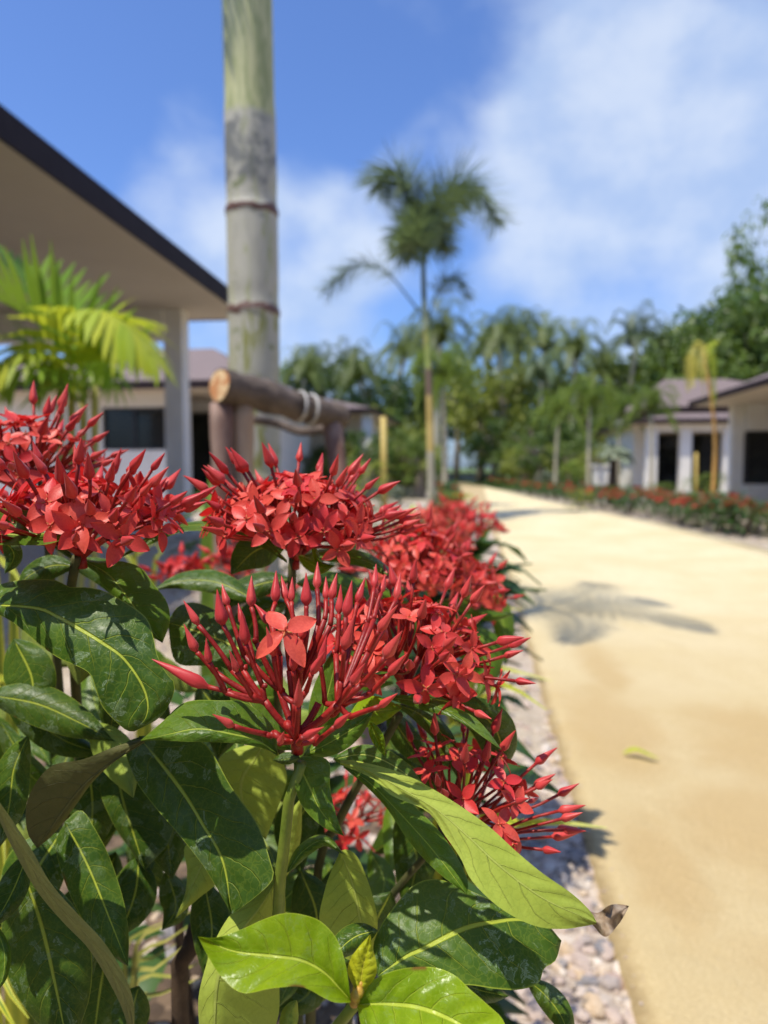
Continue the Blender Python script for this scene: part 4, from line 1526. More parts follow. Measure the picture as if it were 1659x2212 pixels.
stem(LEFTS, [(165, 1205, .36), (160, 1240, .37), (150, 1320, .40), (170, 1600, .46), lf_base + Vector((0, 0, .3)), lf_base], (.0024, .007), MSTEMB)
stem(LEFTS, [(85, 1010, .47), (95, 1080, .47), (110, 1250, .49), lf_base + Vector((-.02, .02, .35)), lf_base + Vector((-.02, .02, 0))], (.0024, .007), MSTEMB)

# ------------------------------------------------------------------ middle head: hand placed buds
D4 = .312


def z2(x, y):
    return (398 + .44 * x, 862.7 + .44 * y)


C4 = [  # tip, bud base, stalk root, depth offset of the bud (m; minus is nearer)
    ((0, 985), (70, 1110), (235, 1330), .002), ((150, 935), (192, 1110), (290, 1330), .000), ((178, 902), (214, 1015), (295, 1260), .014), ((322, 860), (330, 1020), (352, 1190), .010),
    ((452, 838), (447, 1000), (432, 1090), .016), ((478, 880), (500, 985), (540, 1090), .020), ((526, 885), (526, 995), (545, 1130), .008), ((597, 850), (600, 1015), (605, 1120), .008),
    ((652, 814), (652, 932), (658, 1110), .020), ((695, 868), (695, 985), (690, 1080), .014), ((742, 850), (722, 985), (716, 1110), .012), ((0, 1120), (62, 1240), (150, 1340), -.004),
    ((100, 1190), (125, 1295), (205, 1440), -.010), ((362, 1008), (420, 1105), (470, 1260), .018), ((-143, 1285), (118, 1412), (385, 1480), -.006), ((285, 1050), (302, 1205), (385, 1410), -.006),
    ((540, 1180), (535, 1335), (545, 1480), -.010), ((568, 1368), (560, 1510), (548, 1660), -.026), ((686, 1235), (625, 1350), (600, 1430), -.020), ((885, 1285), (822, 1400), (745, 1510), -.024),
    ((1062, 1128), (985, 1270), (870, 1400), -.022), ((1028, 1018), (955, 1140), (905, 1240), -.010), ((1085, 1255), (1000, 1355), (915, 1445), -.012), ((822, 908), (792, 1070), (782, 1300), .006),
    ((1048, 1440), (955, 1510), (815, 1560), -.016), ((135, 1545), (245, 1605), (405, 1645), -.018), ((818, 1532), (738, 1610), (640, 1690), -.026), ((665, 1618), (585, 1660), (560, 1690), -.028),
    ((408, 1130), (440, 1262), (480, 1440), -.010), ((692, 1170), (668, 1310), (690, 1490), -.006), ((772, 930), (758, 1055), (745, 1250), .010), ((882, 868), (850, 1000), (812, 1200), .016),
    ((940, 822), (932, 930), (900, 1100), .022), ((990, 862), (965, 952), (930, 1080), .024), ((1062, 855), (1040, 985), (980, 1120), .016), ((820, 1080), (785, 1230), (770, 1380), -.014),
    ((262, 1000), (290, 1110), (340, 1300), .012), ((230, 1240), (260, 1340), (330, 1450), -.012), ((590, 1060), (575, 1180), (570, 1330), .002), ((480, 1640), (470, 1690), (520, 1680), -.024),
    ((880, 1430), (820, 1480), (740, 1540), -.006)]
rng = random.Random(2)
mb = MB()
ctr = P(*z2(555, 1690), D4)
hub = P(*z2(553, 1650), D4 - .002)
NODES4 = [P(*z2(*q), D4 + o_) for q, o_ in (((395, 1480), -.003), ((470, 1430), .006), ((545, 1490), -.008), ((560, 1420), .010), ((660, 1490), .004), ((755, 1490), -.008), ((440, 1640), -.012), ((650, 1660), -.016), ((720, 1540), .002), ((505, 1590), -.016))]
for q in NODES4:
    mb.tube(bez(hub, hub.lerp(q, .5) - Vector((0, 0, .003)), q, 7), [.0020, .0018, .0017, .0016, .0016, .0016, .0017], 8)
fl = []
for tip, bs, rt, off in C4:
    pt, pb, pr = P(*z2(*tip), D4 + off * 1.25 + .001), P(*z2(*bs), D4 + off), P(*z2(*rt), D4 + off * .55)
    k = hub.lerp(pr, .5) - Vector((0, 0, .004))
    # thick branch to the hub, thin tube up to the bud
    nd_ = min(NODES4, key=lambda q: (q - pr).length)
    mb.tube(bez(nd_, nd_.lerp(pr, .5) - Vector((0, 0, .0015)), pr, 5), [.0015, .0014, .0014, .0013, .0013], 8)
    mid_ = pr.lerp(pb, .5) + Vector((rng.uniform(-1, 1), rng.uniform(-1, 1), 0)) * .0012
    mb.tube(bez(pr, mid_, pb, 7), [.0013, .0012, .00115, .0011, .00105, .00105, .0012], 8)
    if rng.random() < .6:        # small bract at the joint
        q = pr + Vector((rng.uniform(-1, 1), rng.uniform(-1, 1), .4)).normalized() * .003
        mb.tube([pr, pr.lerp(q, .6), q], [.0014, .0013, .0003], 6)
    fl.append((pb, pt))
mb.tube([ctr - Vector((0, 0, .004)), hub], [.0028, .0026], 9)
pf, pfb = P(*z2(495, 1142), D4 - .010), P(*z2(520, 1330), D4 - .004)
mb.tube(bez(hub, hub.lerp(pfb, .6), pfb, 6), .0017, 7)
mb.tube(bez(pfb, pfb.lerp(pf, .5), pf, 6), .0012, 7)
c4 = mb.build('flower_cluster', MSTALK, FRONT)
c4['label'] = 'open head of long red buds with a single opened flower'
for pb, pt in fl:
    L_ = (pt - pb).length
    inst('bud', rng.choice(BUDS), c4, frame_to(pb - fr_base, (pt - pb).normalized(), rng.random() * 6, 1) @ Matrix.Diagonal((min(max(L_ / .0205 * .95, .45), .98), min(max(L_ / .0205 * .95, .45), .98), L_ / .0205 * 1.06, 1)))
toc = (CAMP - pf).normalized()
inst('floret', FLOS[2], c4, frame_to(pf - fr_base, (toc + Vector((0, 0, .75))).normalized(), .5, 1.12))

# ------------------------------------------------------------------ the other heads
UPV = Vector((0, 0, 1))
TOC = (CAMP - P(800, 1300, .36)).normalized()
RT = ROT @ Vector((1, 0, 0))


def ax(r=0.0, c=0.25):
    return (UPV + RT * r + TOC * c).normalized()


cluster(FRONT, P(874, 1492, .385), ax(.22, .2), .050, .048, 28, 46, 68, 5, .95, True)
cluster(FRONT, P(968, 1818, .378), ax(.60, .06), .046, .052, 28, 20, 62, 8, .85, True, label='looser head with red buds leaning over the path edge')
cluster(BACK, P(640, 1208, .42), ax(.08, .16), .058, .046, 42, 74, 66, 13, 1.0, True)
cluster(LEFTS, P(178, 1203, .365), ax(.03, .16), .056, .037, 46, 56, 64, 17, 1.0, True)
cluster(LEFTS, P(58, 1075, .47), ax(.0, .1), .050, .050, 38, 30, 70, 19, 1.0, True)
cluster(FRONT, P(760, 1790, .62), ax(.1, .2), .030, .030, 10, 14, 80, 23, .9, True, label='small shaded red head deep inside the shrub')

# ------------------------------------------------------------------ leaves, front to back
L_ = leaf
L_(LEFTS, ML_OLD, [(-30, 1306), (78, 1314), (123, 1332), (179, 1363), (224, 1391), (266, 1421), (302, 1469), (319, 1514), (315, 1550), (290, 1580)],
   [(-30, 1268), (0, 1262), (45, 1253), (118, 1253), (150, 1268), (190, 1269), (235, 1281), (311, 1329), (330, 1371), (339, 1413), (358, 1452), (377, 1475), (372, 1508), (345, 1550), (290, 1580)],
   [(-30, 1320), (0, 1329), (34, 1349), (84, 1391), (126, 1421), (190, 1452), (207, 1491), (224, 1531), (269, 1575), (290, 1580)], d=.335, s=(0, -.55), fold=.004, arch=-.012, nu=40, nv=7, dtip=.006,
   label='broad dark green leaf with pale water marks')
L_(LEFTS, ML_MID, [(168, 1205), (213, 1227), (241, 1248), (266, 1279), (291, 1314), (322, 1354), (351, 1389)], [(168, 1205), (213, 1212), (252, 1211), (302, 1225), (336, 1267), (361, 1301), (367, 1343), (351, 1389)],
   [(168, 1208), (190, 1225), (213, 1242), (216, 1256), (238, 1281), (266, 1310), (291, 1342), (320, 1370), (351, 1389)], d=.372, s=(.1, -.5), fold=.006, arch=-.006, cup=-.004)
L_(LEFTS, ML_MID, [(-40, 1150), (56, 1156), (112, 1150), (150, 1142), (176, 1135)], [(-40, 1096), (44, 1101), (100, 1113), (140, 1124), (176, 1135)], [(-40, 1176), (40, 1178), (100, 1176), (140, 1162), (176, 1135)], d=.33, s=(0, -1.1), fold=-.003, cup=-.003)
L_(LEFTS, ML_OLD, [(160, 1222), (110, 1222), (60, 1245), (40, 1275)], w=(24, 30), d=.40, s=(0, -.5))
L_(LEFTS, ML_OLD, [(-10, 1165), (20, 1180), (30, 1205), (10, 1240)], w=(22, 20), d=.38, s=(0, .3))
L_(LEFTS, ML_OLD, [(165, 1210), (140, 1190), (110, 1178)], w=(8, 8), d=.385)
L_(LEFTS, ML_OLD, [(150, 1215), (230, 1240), (290, 1300), (300, 1350)], w=(30, 30), d=.43, s=(0, -.4))
# arching edge-on leaf between the two upper heads
L_(BACK, ML_MID, [(620, 1212), (560, 1165), (480, 1137), (400, 1136), (330, 1158), (258, 1205)], [(620, 1210), (560, 1152), (480, 1128), (410, 1127), (335, 1148), (258, 1204)], [(620, 1216), (560, 1180), (480, 1152), (400, 1148), (335, 1172), (258, 1206)], d=.425, s=(.15, -1.6), fold=.002, arch=-.02)
L_(BACK, ML_OLD, [(615, 1180), (555, 1188), (498, 1242)], [(615, 1176), (560, 1150), (520, 1165), (500, 1200), (498, 1242)], [(615, 1186), (580, 1222), (530, 1232), (498, 1242)], d=.41, s=(.2, .6), under=False)
L_(BACK, ML_MID, [(640, 1205), (720, 1200), (790, 1212), (840, 1240), (874, 1277)], w=(15, 18), d=.42, s=(0, -1.3), fold=.003)
L_(BACK, ML_NEW, [(645, 1200), (662, 1212), (690, 1226), (724, 1222)], w=(16, 12), d=.40, s=(0, -.6))
L_(BACK, ML_NEW, [(668, 1170), (678, 1185), (690, 1215), (722, 1222)], w=(7, 7), d=.40)
L_(BACK, ML_OLD, [(628, 1250), (560, 1262), (500, 1290), (470, 1330)], w=(26, 30), d=.47, s=(0, -.6))
L_(BACK, ML_OLD, [(560, 1300), (470, 1258), (390, 1255), (330, 1275)], w=(24, 26), d=.46, s=(0, -.9))
L_(BACK, ML_MID, [(640, 1260), (720, 1262), (780, 1290), (830, 1330)], w=(26, 28), d=.47, s=(0, -.8))
L_(BACK, ML_OLD, [(620, 1300), (560, 1330), (520, 1390), (505, 1450)], w=(40, 40), d=.47, s=(0, -.4))
# around the bud head
L_(FRONT, ML_OLD, [(600, 1450), (540, 1412), (470, 1380), (400, 1355), (362, 1345)], [(600, 1450), (560, 1470), (520, 1470), (450, 1440), (380, 1430), (362, 1345)], [(600, 1450), (560, 1390), (500, 1340), (430, 1303), (385, 1310), (362, 1345)], d=.40, s=(0, -.55), fold=.005)
L_(FRONT, ML_MID, [(630, 1620), (570, 1560), (520, 1490), (478, 1440)], w=(34, 40), d=.345, s=(.1, -.4), fold=.004)
L_(FRONT, ML_MID, [(680, 1615), (700, 1530), (720, 1450), (735, 1380)], w=(38, 34), d=.36, s=(0, -.3), fold=.004)
L_(FRONT, ML_MID, [(600, 1628), (555, 1600), (508, 1588), (432, 1575), (370, 1585), (304, 1600)], [(600, 1626), (590, 1570), (535, 1520), (476, 1513), (400, 1517), (350, 1560), (304, 1599)], [(600, 1634), (570, 1617), (500, 1605), (400, 1602), (340, 1599), (304, 1601)], d=.322, s=(.1, -.9), fold=.003, arch=-.012, nu=30)
L_(FRONT, ML_SHADE, [(312, 1598), (224, 1660), (172, 1708), (110, 1790), (80, 1832)], [(312, 1594), (250, 1612), (180, 1640), (112, 1654), (72, 1700), (56, 1748), (60, 1800), (80, 1832)], [(312, 1604), (248, 1645), (200, 1690), (160, 1745), (118, 1800), (80, 1832)], d=.335, s=(.2, .5), under=True, fold=.003)
L_(FRONT, ML_OLD, [(300, 1592), (340, 1640), (400, 1720), (436, 1780), (480, 1860), (500, 1975)], [(300, 1592), (270, 1610), (290, 1680), (332, 1740), (384, 1800), (440, 1872), (478, 1935), (500, 1975)], [(300, 1590), (360, 1588), (440, 1604), (500, 1700), (556, 1780), (584, 1860), (590, 1898), (555, 1935), (500, 1975)], d=.352, s=(-.25, -.45), fold=.003, arch=-.01, nu=36, nv=6, cup=-.004, label='dark leaf half in shadow with scaly water marks')
L_(FRONT, ML_OLD, [(140, 1775), (190, 1870), (235, 1980), (277, 2088)], [(140, 1775), (120, 1830), (150, 1930), (200, 2020), (250, 2070), (277, 2088)], [(140, 1775), (175, 1750), (208, 1795), (240, 1860), (268, 1950), (278, 2020), (277, 2088)], d=.362, s=(0, -.35), fold=.004, nu=34)
L_(FRONT, ML_GREY, [(-30, 1700), (45, 1830), (95, 1915), (150, 1980), (205, 2040), (250, 2110), (280, 2180), (286, 2260)], [(-30, 1690), (60, 1822), (108, 1905), (162, 1968), (222, 2032), (268, 2105), (290, 2175), (286, 2260)], [(-30, 1712), (30, 1838), (80, 1925), (136, 1992), (190, 2048), (232, 2115), (266, 2185), (286, 2260)], d=.305, s=(.1, .7), under=True, fold=.002, nu=40, label='narrow folded leaf showing its dull olive back')
L_(LEFTS, ML_OLD, [(60, 1845), (30, 1920), (0, 1975), (-25, 2010)], w=(34, 30), d=.34, s=(-.2, -.4))
L_(LEFTS, ML_OLD, [(50, 1880), (90, 2000), (120, 2130), (150, 2280)], w=(100, 92), d=.352, s=(0, -.2), fold=.006, nu=34)
L_(LEFTS, ML_MID, [(-20, 1985), (8, 2050), (6, 2110), (-15, 2150)], w=(20, 14), d=.32)
L_(LEFTS, ML_OLD, [(-30, 1500), (80, 1520), (170, 1560), (250, 1602)], w=(48, 44), d=.41, s=(0, -.5))
L_(LEFTS, ML_OLD, [(10, 1500), (60, 1545), (140, 1600), (230, 1630)], w=(40, 36), d=.43, s=(0, -.3))
L_(LEFTS, ML_OLD, [(60, 1590), (30, 1660), (20, 1740), (0, 1830)], w=(38, 40), d=.38, s=(0, -.2))
L_(FRONT, ML_OLD, [(250, 1650), (265, 1730), (290, 1810), (313, 1880)], [(250, 1650), (215, 1700), (245, 1780), (285, 1840), (313, 1880)], [(250, 1650), (330, 1690), (375, 1770), (365, 1820), (340, 1850), (313, 1880)], d=.415, s=(0, -.3), fold=.003)
L_(FRONT, ML_PALE, [(450, 1800), (436, 1865), (415, 1912), (379, 1984)], [(450, 1800), (400, 1828), (404, 1880), (400, 1930), (379, 1984)], [(450, 1800), (490, 1850), (470, 1905), (430, 1940), (379, 1984)], d=.385, s=(0, -.3), under=True, label='pale yellow-green back of a leaf tip catching the sun')
L_(FRONT, ML_PALE, [(575, 1600), (550, 1640), (520, 1690), (530, 1750), (574, 1814)], [(575, 1600), (600, 1625), (620, 1680), (600, 1745), (574, 1814)], [(575, 1600), (500, 1620), (470, 1650), (500, 1720), (540, 1780), (574, 1814)], d=.40, s=(0, -.2), under=True)
L_(FRONT, ML_PALE, [(604, 1890), (560, 1960), (500, 2040), (470, 2110), (462, 2200), (465, 2300)], [(600, 1888), (520, 1950), (470, 2020), (438, 2110), (428, 2180), (440, 2300)], [(612, 1890), (617, 1960), (612, 2050), (604, 2120), (600, 2200), (560, 2300)], d=.332, s=(.55, -.1), fold=.001, cup=.008, under=True, nu=36, label='leaf folded along its rib, one half dark and one half pale in the sun')
L_(FRONT, ML_NEW, [(757, 2161), (731, 2132), (699, 2100), (651, 2075), (587, 2065), (503, 2054), (427, 2023)], [(757, 2158), (748, 2090), (730, 2033), (699, 1995), (667, 1979), (619, 1972), (571, 1985), (523, 2007), (468, 2025), (427, 2023)],
   [(757, 2166), (725, 2166), (699, 2155), (651, 2132), (587, 2135), (523, 2145), (478, 2110), (449, 2065), (427, 2023)], d=.275, s=(0, -.6), fold=.002, cup=-.006, nu=40, nv=7, arch=-.008, label='glossy bright green young leaf with fine yellow rib')
L_(FRONT, ML_NEW, [(772, 2170), (837, 2168), (904, 2175), (971, 2200), (1040, 2240), (1110, 2295)], [(772, 2166), (785, 2135), (803, 2118), (861, 2094), (933, 2089), (981, 2106), (1015, 2137), (1053, 2170), (1090, 2210), (1110, 2295)],
   [(772, 2176), (785, 2225), (830, 2280), (900, 2320), (1000, 2340), (1110, 2300)], d=.268, s=(0, -.7), fold=.002, cup=-.005, nu=40, nv=7, wav=.002, label='glossy bright green young leaf cut off by the bottom of the picture')
L_(FRONT, ML_TIP, [(777, 2148), (783, 2095), (800, 2018)], [(774, 2148), (752, 2105), (757, 2072), (778, 2042), (800, 2018)], [(782, 2148), (811, 2110), (813, 2080), (806, 2050), (800, 2018)], d=.272, s=(0, -.2), cup=-.003, label='tiny upright yellow leaf at the shoot tip')
L_(FRONT, ML_OLD, [(815, 2108), (880, 2065), (914, 2050), (1005, 2005), (1077, 1988), (1125, 1985), (1180, 2002), (1213, 2032)], [(815, 2105), (806, 2045), (820, 2005), (847, 1964), (895, 1911), (950, 1900), (1030, 1930), (1110, 1968), (1170, 1985), (1213, 2032)],
   [(820, 2112), (880, 2126), (960, 2130), (1015, 2128), (1070, 2136), (1120, 2138), (1163, 2124), (1175, 2092), (1200, 2075), (1213, 2032)], d=.338, s=(0, -.6), fold=.004, arch=-.008, nu=40, nv=7, label='broad dark leaf crossed by the shadow of the long pale leaf')
lc = L_(FRONT, ML_PALE, [(735, 1647), (790, 1662), (933, 1743), (1010, 1806), (1077, 1868), (1173, 1940), (1288, 1993)], [(735, 1642), (775, 1644), (866, 1669), (933, 1703), (1005, 1748), (1063, 1791), (1115, 1839), (1173, 1887), (1235, 1930), (1275, 1968), (1288, 1991)],
        [(735, 1652), (803, 1681), (847, 1719), (923, 1753), (962, 1806), (995, 1854), (1019, 1902), (1077, 1959), (1149, 1998), (1216, 2007), (1288, 1996)], d=.306, s=(.12, -.55), under=True, fold=-.002, cup=.004, nu=44, nv=7, arch=-.010, label='long yellow-green leaf showing its back, with a dry brown tip')
dp = leaf_mesh([(1272, 1984), (1300, 1992), (1330, 1972), (1358, 1958)], [(1262, 1962), (1290, 1972), (1318, 1955), (1345, 1954), (1358, 1957)], [(1280, 1998), (1308, 2024), (1335, 1998), (1350, 1975), (1358, 1959)], .300, seed=77, nu=24, nv=6, wav=.006, fold=-.003, cup=.005, arch=-.006, s=(.12, -.55)).build('dry_tip', MDRY, lc)
dp['label'] = 'curled dry brown tip'
L_(FRONT, ML_MID, [(742, 1655), (803, 1695), (890, 1785), (950, 1855), (1008, 1932)], [(742, 1652), (830, 1690), (920, 1765), (975, 1830), (1010, 1900), (1008, 1932)], [(742, 1658), (789, 1697), (837, 1748), (885, 1820), (943, 1882), (1008, 1932)], d=.322, s=(0, -.5), fold=.002)
L_(FRONT, ML_OLD, [(905, 1505), (990, 1522), (1060, 1560), (1085, 1620), (1080, 1685)], [(905, 1500), (960, 1493), (1016, 1502), (1068, 1516), (1104, 1549), (1117, 1586), (1114, 1622), (1095, 1655), (1080, 1685)], [(905, 1512), (965, 1535), (1010, 1572), (1035, 1610), (1052, 1645), (1080, 1685)], d=.385, s=(.2, .5), under=False, fold=.006, label='dark drooping leaf rounding over the path edge')
L_(FRONT, ML_MID, [(845, 1506), (930, 1520), (990, 1548), (1035, 1585), (1084, 1620)], [(845, 1501), (886, 1502), (938, 1510), (980, 1526), (1024, 1549), (1055, 1580), (1084, 1620)], [(845, 1512), (912, 1534), (974, 1549), (1016, 1575), (1055, 1601), (1084, 1620)], d=.35, s=(.1, -1.0), fold=.002, arch=-.01, dtip=-.01)
L_(FRONT, ML_OLD, [(855, 1520), (910, 1545), (965, 1600), (993, 1690)], w=(22, 20), d=.385, s=(0, -.2))
L_(FRONT, ML_OLD, [(838, 1535), (880, 1600), (932, 1665)], w=(30, 30), d=.41, s=(.1, -.2))
L_(FRONT, ML_OLD, [(830, 1620), (880, 1650), (950, 1690), (1000, 1705)], w=(26, 24), d=.42, s=(0, -.4))
L_(FRONT, ML_MID, [(655, 1632), (710, 1605), (760, 1575), (808, 1535)], w=(30, 26), d=.33, s=(0, -.5), fold=.003)
L_(FRONT, ML_NEW, [(740, 1575), (800, 1540), (869, 1530)], [(740, 1570), (775, 1515), (810, 1503), (845, 1515), (869, 1530)], [(740, 1580), (800, 1570), (828, 1560), (850, 1545), (869, 1530)], d=.355, s=(0, -.6))
L_(FRONT, ML_NEW, [(798, 1558), (812, 1592), (832, 1634)], w=(12, 16), d=.33, s=(.2, -.1), cup=-.004)
L_(FRONT, ML_MID, [(638, 1638), (668, 1700), (695, 1755), (743, 1806)], [(642, 1634), (690, 1634), (712, 1650), (713, 1700), (726, 1760), (743, 1806)], [(634, 1645), (638, 1700), (655, 1745), (700, 1788), (743, 1806)], d=.312, s=(.1, -.3), fold=.003, cup=-.003, label='small glossy leaf striped by bud shadows')
L_(FRONT, ML_OLD, [(648, 1636), (615, 1640), (588, 1642)], w=(15, 12), d=.308)
L_(FRONT, ML_PALE, [(720, 1640), (790, 1630), (860, 1660), (930, 1720)], w=(36, 24), d=.345, s=(0, -.6), fold=.003)
L_(FRONT, ML_PALE, [(735, 1838), (765, 1920), (788, 2040), (792, 2090)], [(735, 1838), (755, 1836), (779, 1863), (807, 1943), (815, 2010), (792, 2090)], [(735, 1838), (712, 1890), (698, 1937), (690, 1990), (712, 2050), (792, 2090)], d=.352, s=(.2, -.1), under=True, fold=.002, label='hanging leaf with pale back and thick cream rib')
L_(FRONT, ML_MID, [(620, 1885), (655, 1838), (700, 1815), (742, 1845)], w=(16, 15), d=.345, s=(0, -.8))
L_(FRONT, ML_OLD, [(815, 2010), (770, 2022), (735, 2050), (712, 2085)], w=(30, 30), d=.325, s=(0, -.6))
L_(FRONT, ML_OLD, [(1138, 2115), (1178, 2150), (1212, 2195), (1238, 2260)], w=(26, 30), d=.365, s=(0, -.4), fold=.004)
L_(FRONT, ML_OLD, [(1000, 2125), (1040, 2140), (1100, 2152)], w=(26, 22), d=.37, s=(0, -.5))
L_(FRONT, ML_PALE, [(612, 1900), (628, 1820), (640, 1760), (655, 1720)], w=(20, 26), d=.40, s=(0, .2), under=True)
L_(FRONT, ML_PALE, [(640, 2160), (625, 2190), (612, 2260)], w=(18, 22), d=.36, under=True)

for (m_, w_, d_) in (([(335, 1640), (355, 1760), (372, 1900)], 72, .43), ([(440, 1900), (458, 2010), (440, 2110)], 46, .40), ([(485, 1960), (500, 2080), (470, 2200)], 52, .42), ([(185, 1620), (200, 1740), (188, 1860)], 60, .43),
                     ([(650, 1880), (685, 1990), (645, 2110)], 56, .42), ([(860, 1760), (900, 1850), (875, 1970)], 50, .44), ([(250, 1840), (225, 1950), (240, 2060)], 46, .45), ([(130, 1800), (70, 1900), (40, 2020)], 70, .40),
                     ([(230, 2060), (215, 2150), (200, 2260)], 56, .43), ([(570, 1830), (520, 1920), (505, 2010)], 50, .44), ([(760, 1850), (730, 1960), (700, 2060)], 52, .45), ([(30, 1380), (70, 1470), (60, 1560)], 60, .42), ([(690, 1700), (640, 1790), (650, 1890)], 50, .45), ([(300, 1850), (292, 1930), (255, 2030)], 52, .42), ([(190, 1900), (172, 2000), (195, 2120)], 56, .42), ([(360, 1880), (380, 1960), (350, 2010)], 34, .44), ([(300, 2130), (280, 2200), (250, 2260)], 44, .40),
                     ([(220, 1380), (300, 1470), (370, 1560)], 56, .43), ([(430, 1480), (480, 1560), (470, 1640)], 52, .43)):
    L_(FRONT if m_[0][0] > 240 else LEFTS, ML_OLD, m_, w=(w_, w_ * .9), d=d_, s=(rng.uniform(-.2, .2), rng.uniform(-.5, -.1)), fold=.005, nu=16, nv=4)

# tiny bud node on the young shoot
b = MB()
for (u, v, d, r) in ((768, 2150, .268, .0022), (776, 2142, .269, .0020), (771, 2135, .271, .0018), (765, 2160, .269, .0024), (780, 2128, .271, .0015)):
    p = P(u, v, d)
    b.tube([p - Vector((0, 0, r)), p, p + Vector((0, 0, r))], [r * .6, r, r * .4], 8)
b.build('shoot_tip', pmat('ochre bud', (.42, .22, .03), (.60, .40, .06), 400, .5), FRONT)

# shaded inner leaves
rng = random.Random(99)


def filler(root, n, box, drange, mats, avoid, wmax=(30, 62)):
    k = tries = 0
    while k < n and tries < 4000:
        tries += 1
        u, v = rng.uniform(box[0], box[2]), rng.uniform(box[1], box[3])
        d = rng.uniform(*drange)
        a = rng.uniform(-.9, .9) + (math.pi / 2 if rng.random() < .75 else rng.choice((0.2, 2.9)))
        L = rng.uniform(150, 260) * .36 / d
        e = (u + math.cos(a) * L, v + math.sin(a) * L)
        m = ((u + e[0]) / 2, (v + e[1]) / 2)
        bad = False
        for (x0, y0, x1, y1) in avoid:
            for q in ((u, v), e, m, ((u + m[0]) / 2, (v + m[1]) / 2), ((e[0] + m[0]) / 2, (e[1] + m[1]) / 2)):
                if x0 - 25 < q[0] < x1 + 25 and y0 - 25 < q[1] < y1 + 25:
                    bad = True
        if bad:
            continue
        bow = rng.uniform(-40, 40)
        m = (m[0] - math.sin(a) * bow, m[1] + math.cos(a) * bow)
        w = rng.uniform(*wmax) * .36 / d
        leaf(root, rng.choice(mats), [(u, v), m, e], w=(w, w * rng.uniform(.75, 1.1)), d=d, s=(rng.uniform(-.4, .4), rng.uniform(-.9, .1)), fold=rng.uniform(.002, .007), dtip=rng.uniform(-.02, .03), nu=14, nv=3, under=rng.random() < .22)
        k += 1


AV = [(285, 1975, 420, 2190), (0, 1420, 45, 1500), (0, 2125, 60, 2212), (885, 1545, 1010, 1660), (1000, 1000, 1660, 2212), (960, 1700, 1300, 1900), (170, 1650, 195, 1735), (0, 1180, 40, 1260), (720, 1690, 800, 1760)]
filler(FRONT, 40, (250, 1500, 940, 2150), (.43, .60), (ML_OLD, ML_OLD, ML_MID, ML_PALE), AV)
filler(LEFTS, 44, (-60, 1300, 330, 2150), (.39, .60), (ML_OLD, ML_OLD, ML_MID), AV)
filler(BACK, 22, (330, 1380, 900, 1900), (.50, .72), (ML_OLD, ML_OLD, ML_MID), AV)

# leaves of the left shrub that spread outside the picture and shade what is inside
filler(LEFTS, 22, (-460, 1000, -110, 1900), (.26, .44), (ML_OLD, ML_MID), [(-40, 0, 1700, 2300)], (40, 60))
filler(LEFTS, 10, (-260, 1250, -60, 1500), (.28, .34), (ML_OLD, ML_MID), [(0, 0, 1700, 2300)], (40, 60))

# ================================================================== strappy variegated plants
def mat_strap():
    m, t = new_mat('variegated strap leaf')
    uv = t.coord('UV')
    v = t.n('ShaderNodeSeparateXYZ', {0: uv}, out=1)
    n = t.noise(t.coord('Object'), 40, 3)
    f = t.mr(t.m('ABSOLUTE', t.m('SUBTRACT', v, .5)), .16, .26)
    c = t.mix(f, (0.14, 0.24, 0.02), (0.66, 0.62, 0.06))
    c = t.mix(t.mr(n, .35, .7, 0, .35), c, (0.45, 0.50, 0.05))
    sh = t.n('ShaderNodeBsdfPrincipled', {'Base Color': c, 'Roughness': .42})
    finish(t, t.n('ShaderNodeMixShader', {0: .3, 1: sh, 2: t.n('ShaderNodeBsdfTranslucent', {'Color': (.6, .62, .06)})}))
    return m


MSTRAP = mat_strap()
MGRASSY = pmat('dry yellowish grass blade', (0.26, 0.28, 0.05), (0.42, 0.38, 0.10), 40, .6, trans=.2, tcol=(.4, .4, .08))
MSTRAPG = pmat('green strap leaf', (0.16, 0.28, 0.03), (0.28, 0.40, 0.05), 40, .5, trans=.25, tcol=(.35, .5, .05))


def blade(root, pts, w, mat, tilt=0.0):
    c = crom([P(*p) if not isinstance(p, Vector) else p for p in pts], 22)
    b = MB()
    vs, fs, uvs = [], [], []
    for i, p in enumerate(c):
        q = i / 21
        tg = (c[min(i + 1, 21)] - c[max(i - 1, 0)]).normalized()
        sd = tg.cross((CAMP - p).normalized() + Vector((0, 0, .5 + tilt)))
        sd.normalize()
        ww = w * (min(1, q * 5 + .4)) * (1 - q ** 3.0) + .0004
        nr = sd.cross(tg)
        vs += [p - sd * ww, p - nr * ww * .25, p + sd * ww]
    for i in range(21):
        for k in (0, 1):
            fs.append((i * 3 + k, i * 3 + k + 1, i * 3 + k + 4, i * 3 + k + 3))
            uvs.append([(i / 21, k / 2), (i / 21, (k + 1) / 2), ((i + 1) / 21, (k + 1) / 2), ((i + 1) / 21, k / 2)])
    b.add(vs, fs, uvs)
    return b.build('blade', mat, root)


def strap(label, base, blades, w, mat, group=None):
    root = thing('strap_plant', label, 'plant', base, group)
    for bl in blades:
        blade(root, [base + Vector((rng.uniform(-.02, .02), rng.uniform(-.02, .02), 0))] + bl, w * rng.uniform(.85, 1.1), mat)
    return root


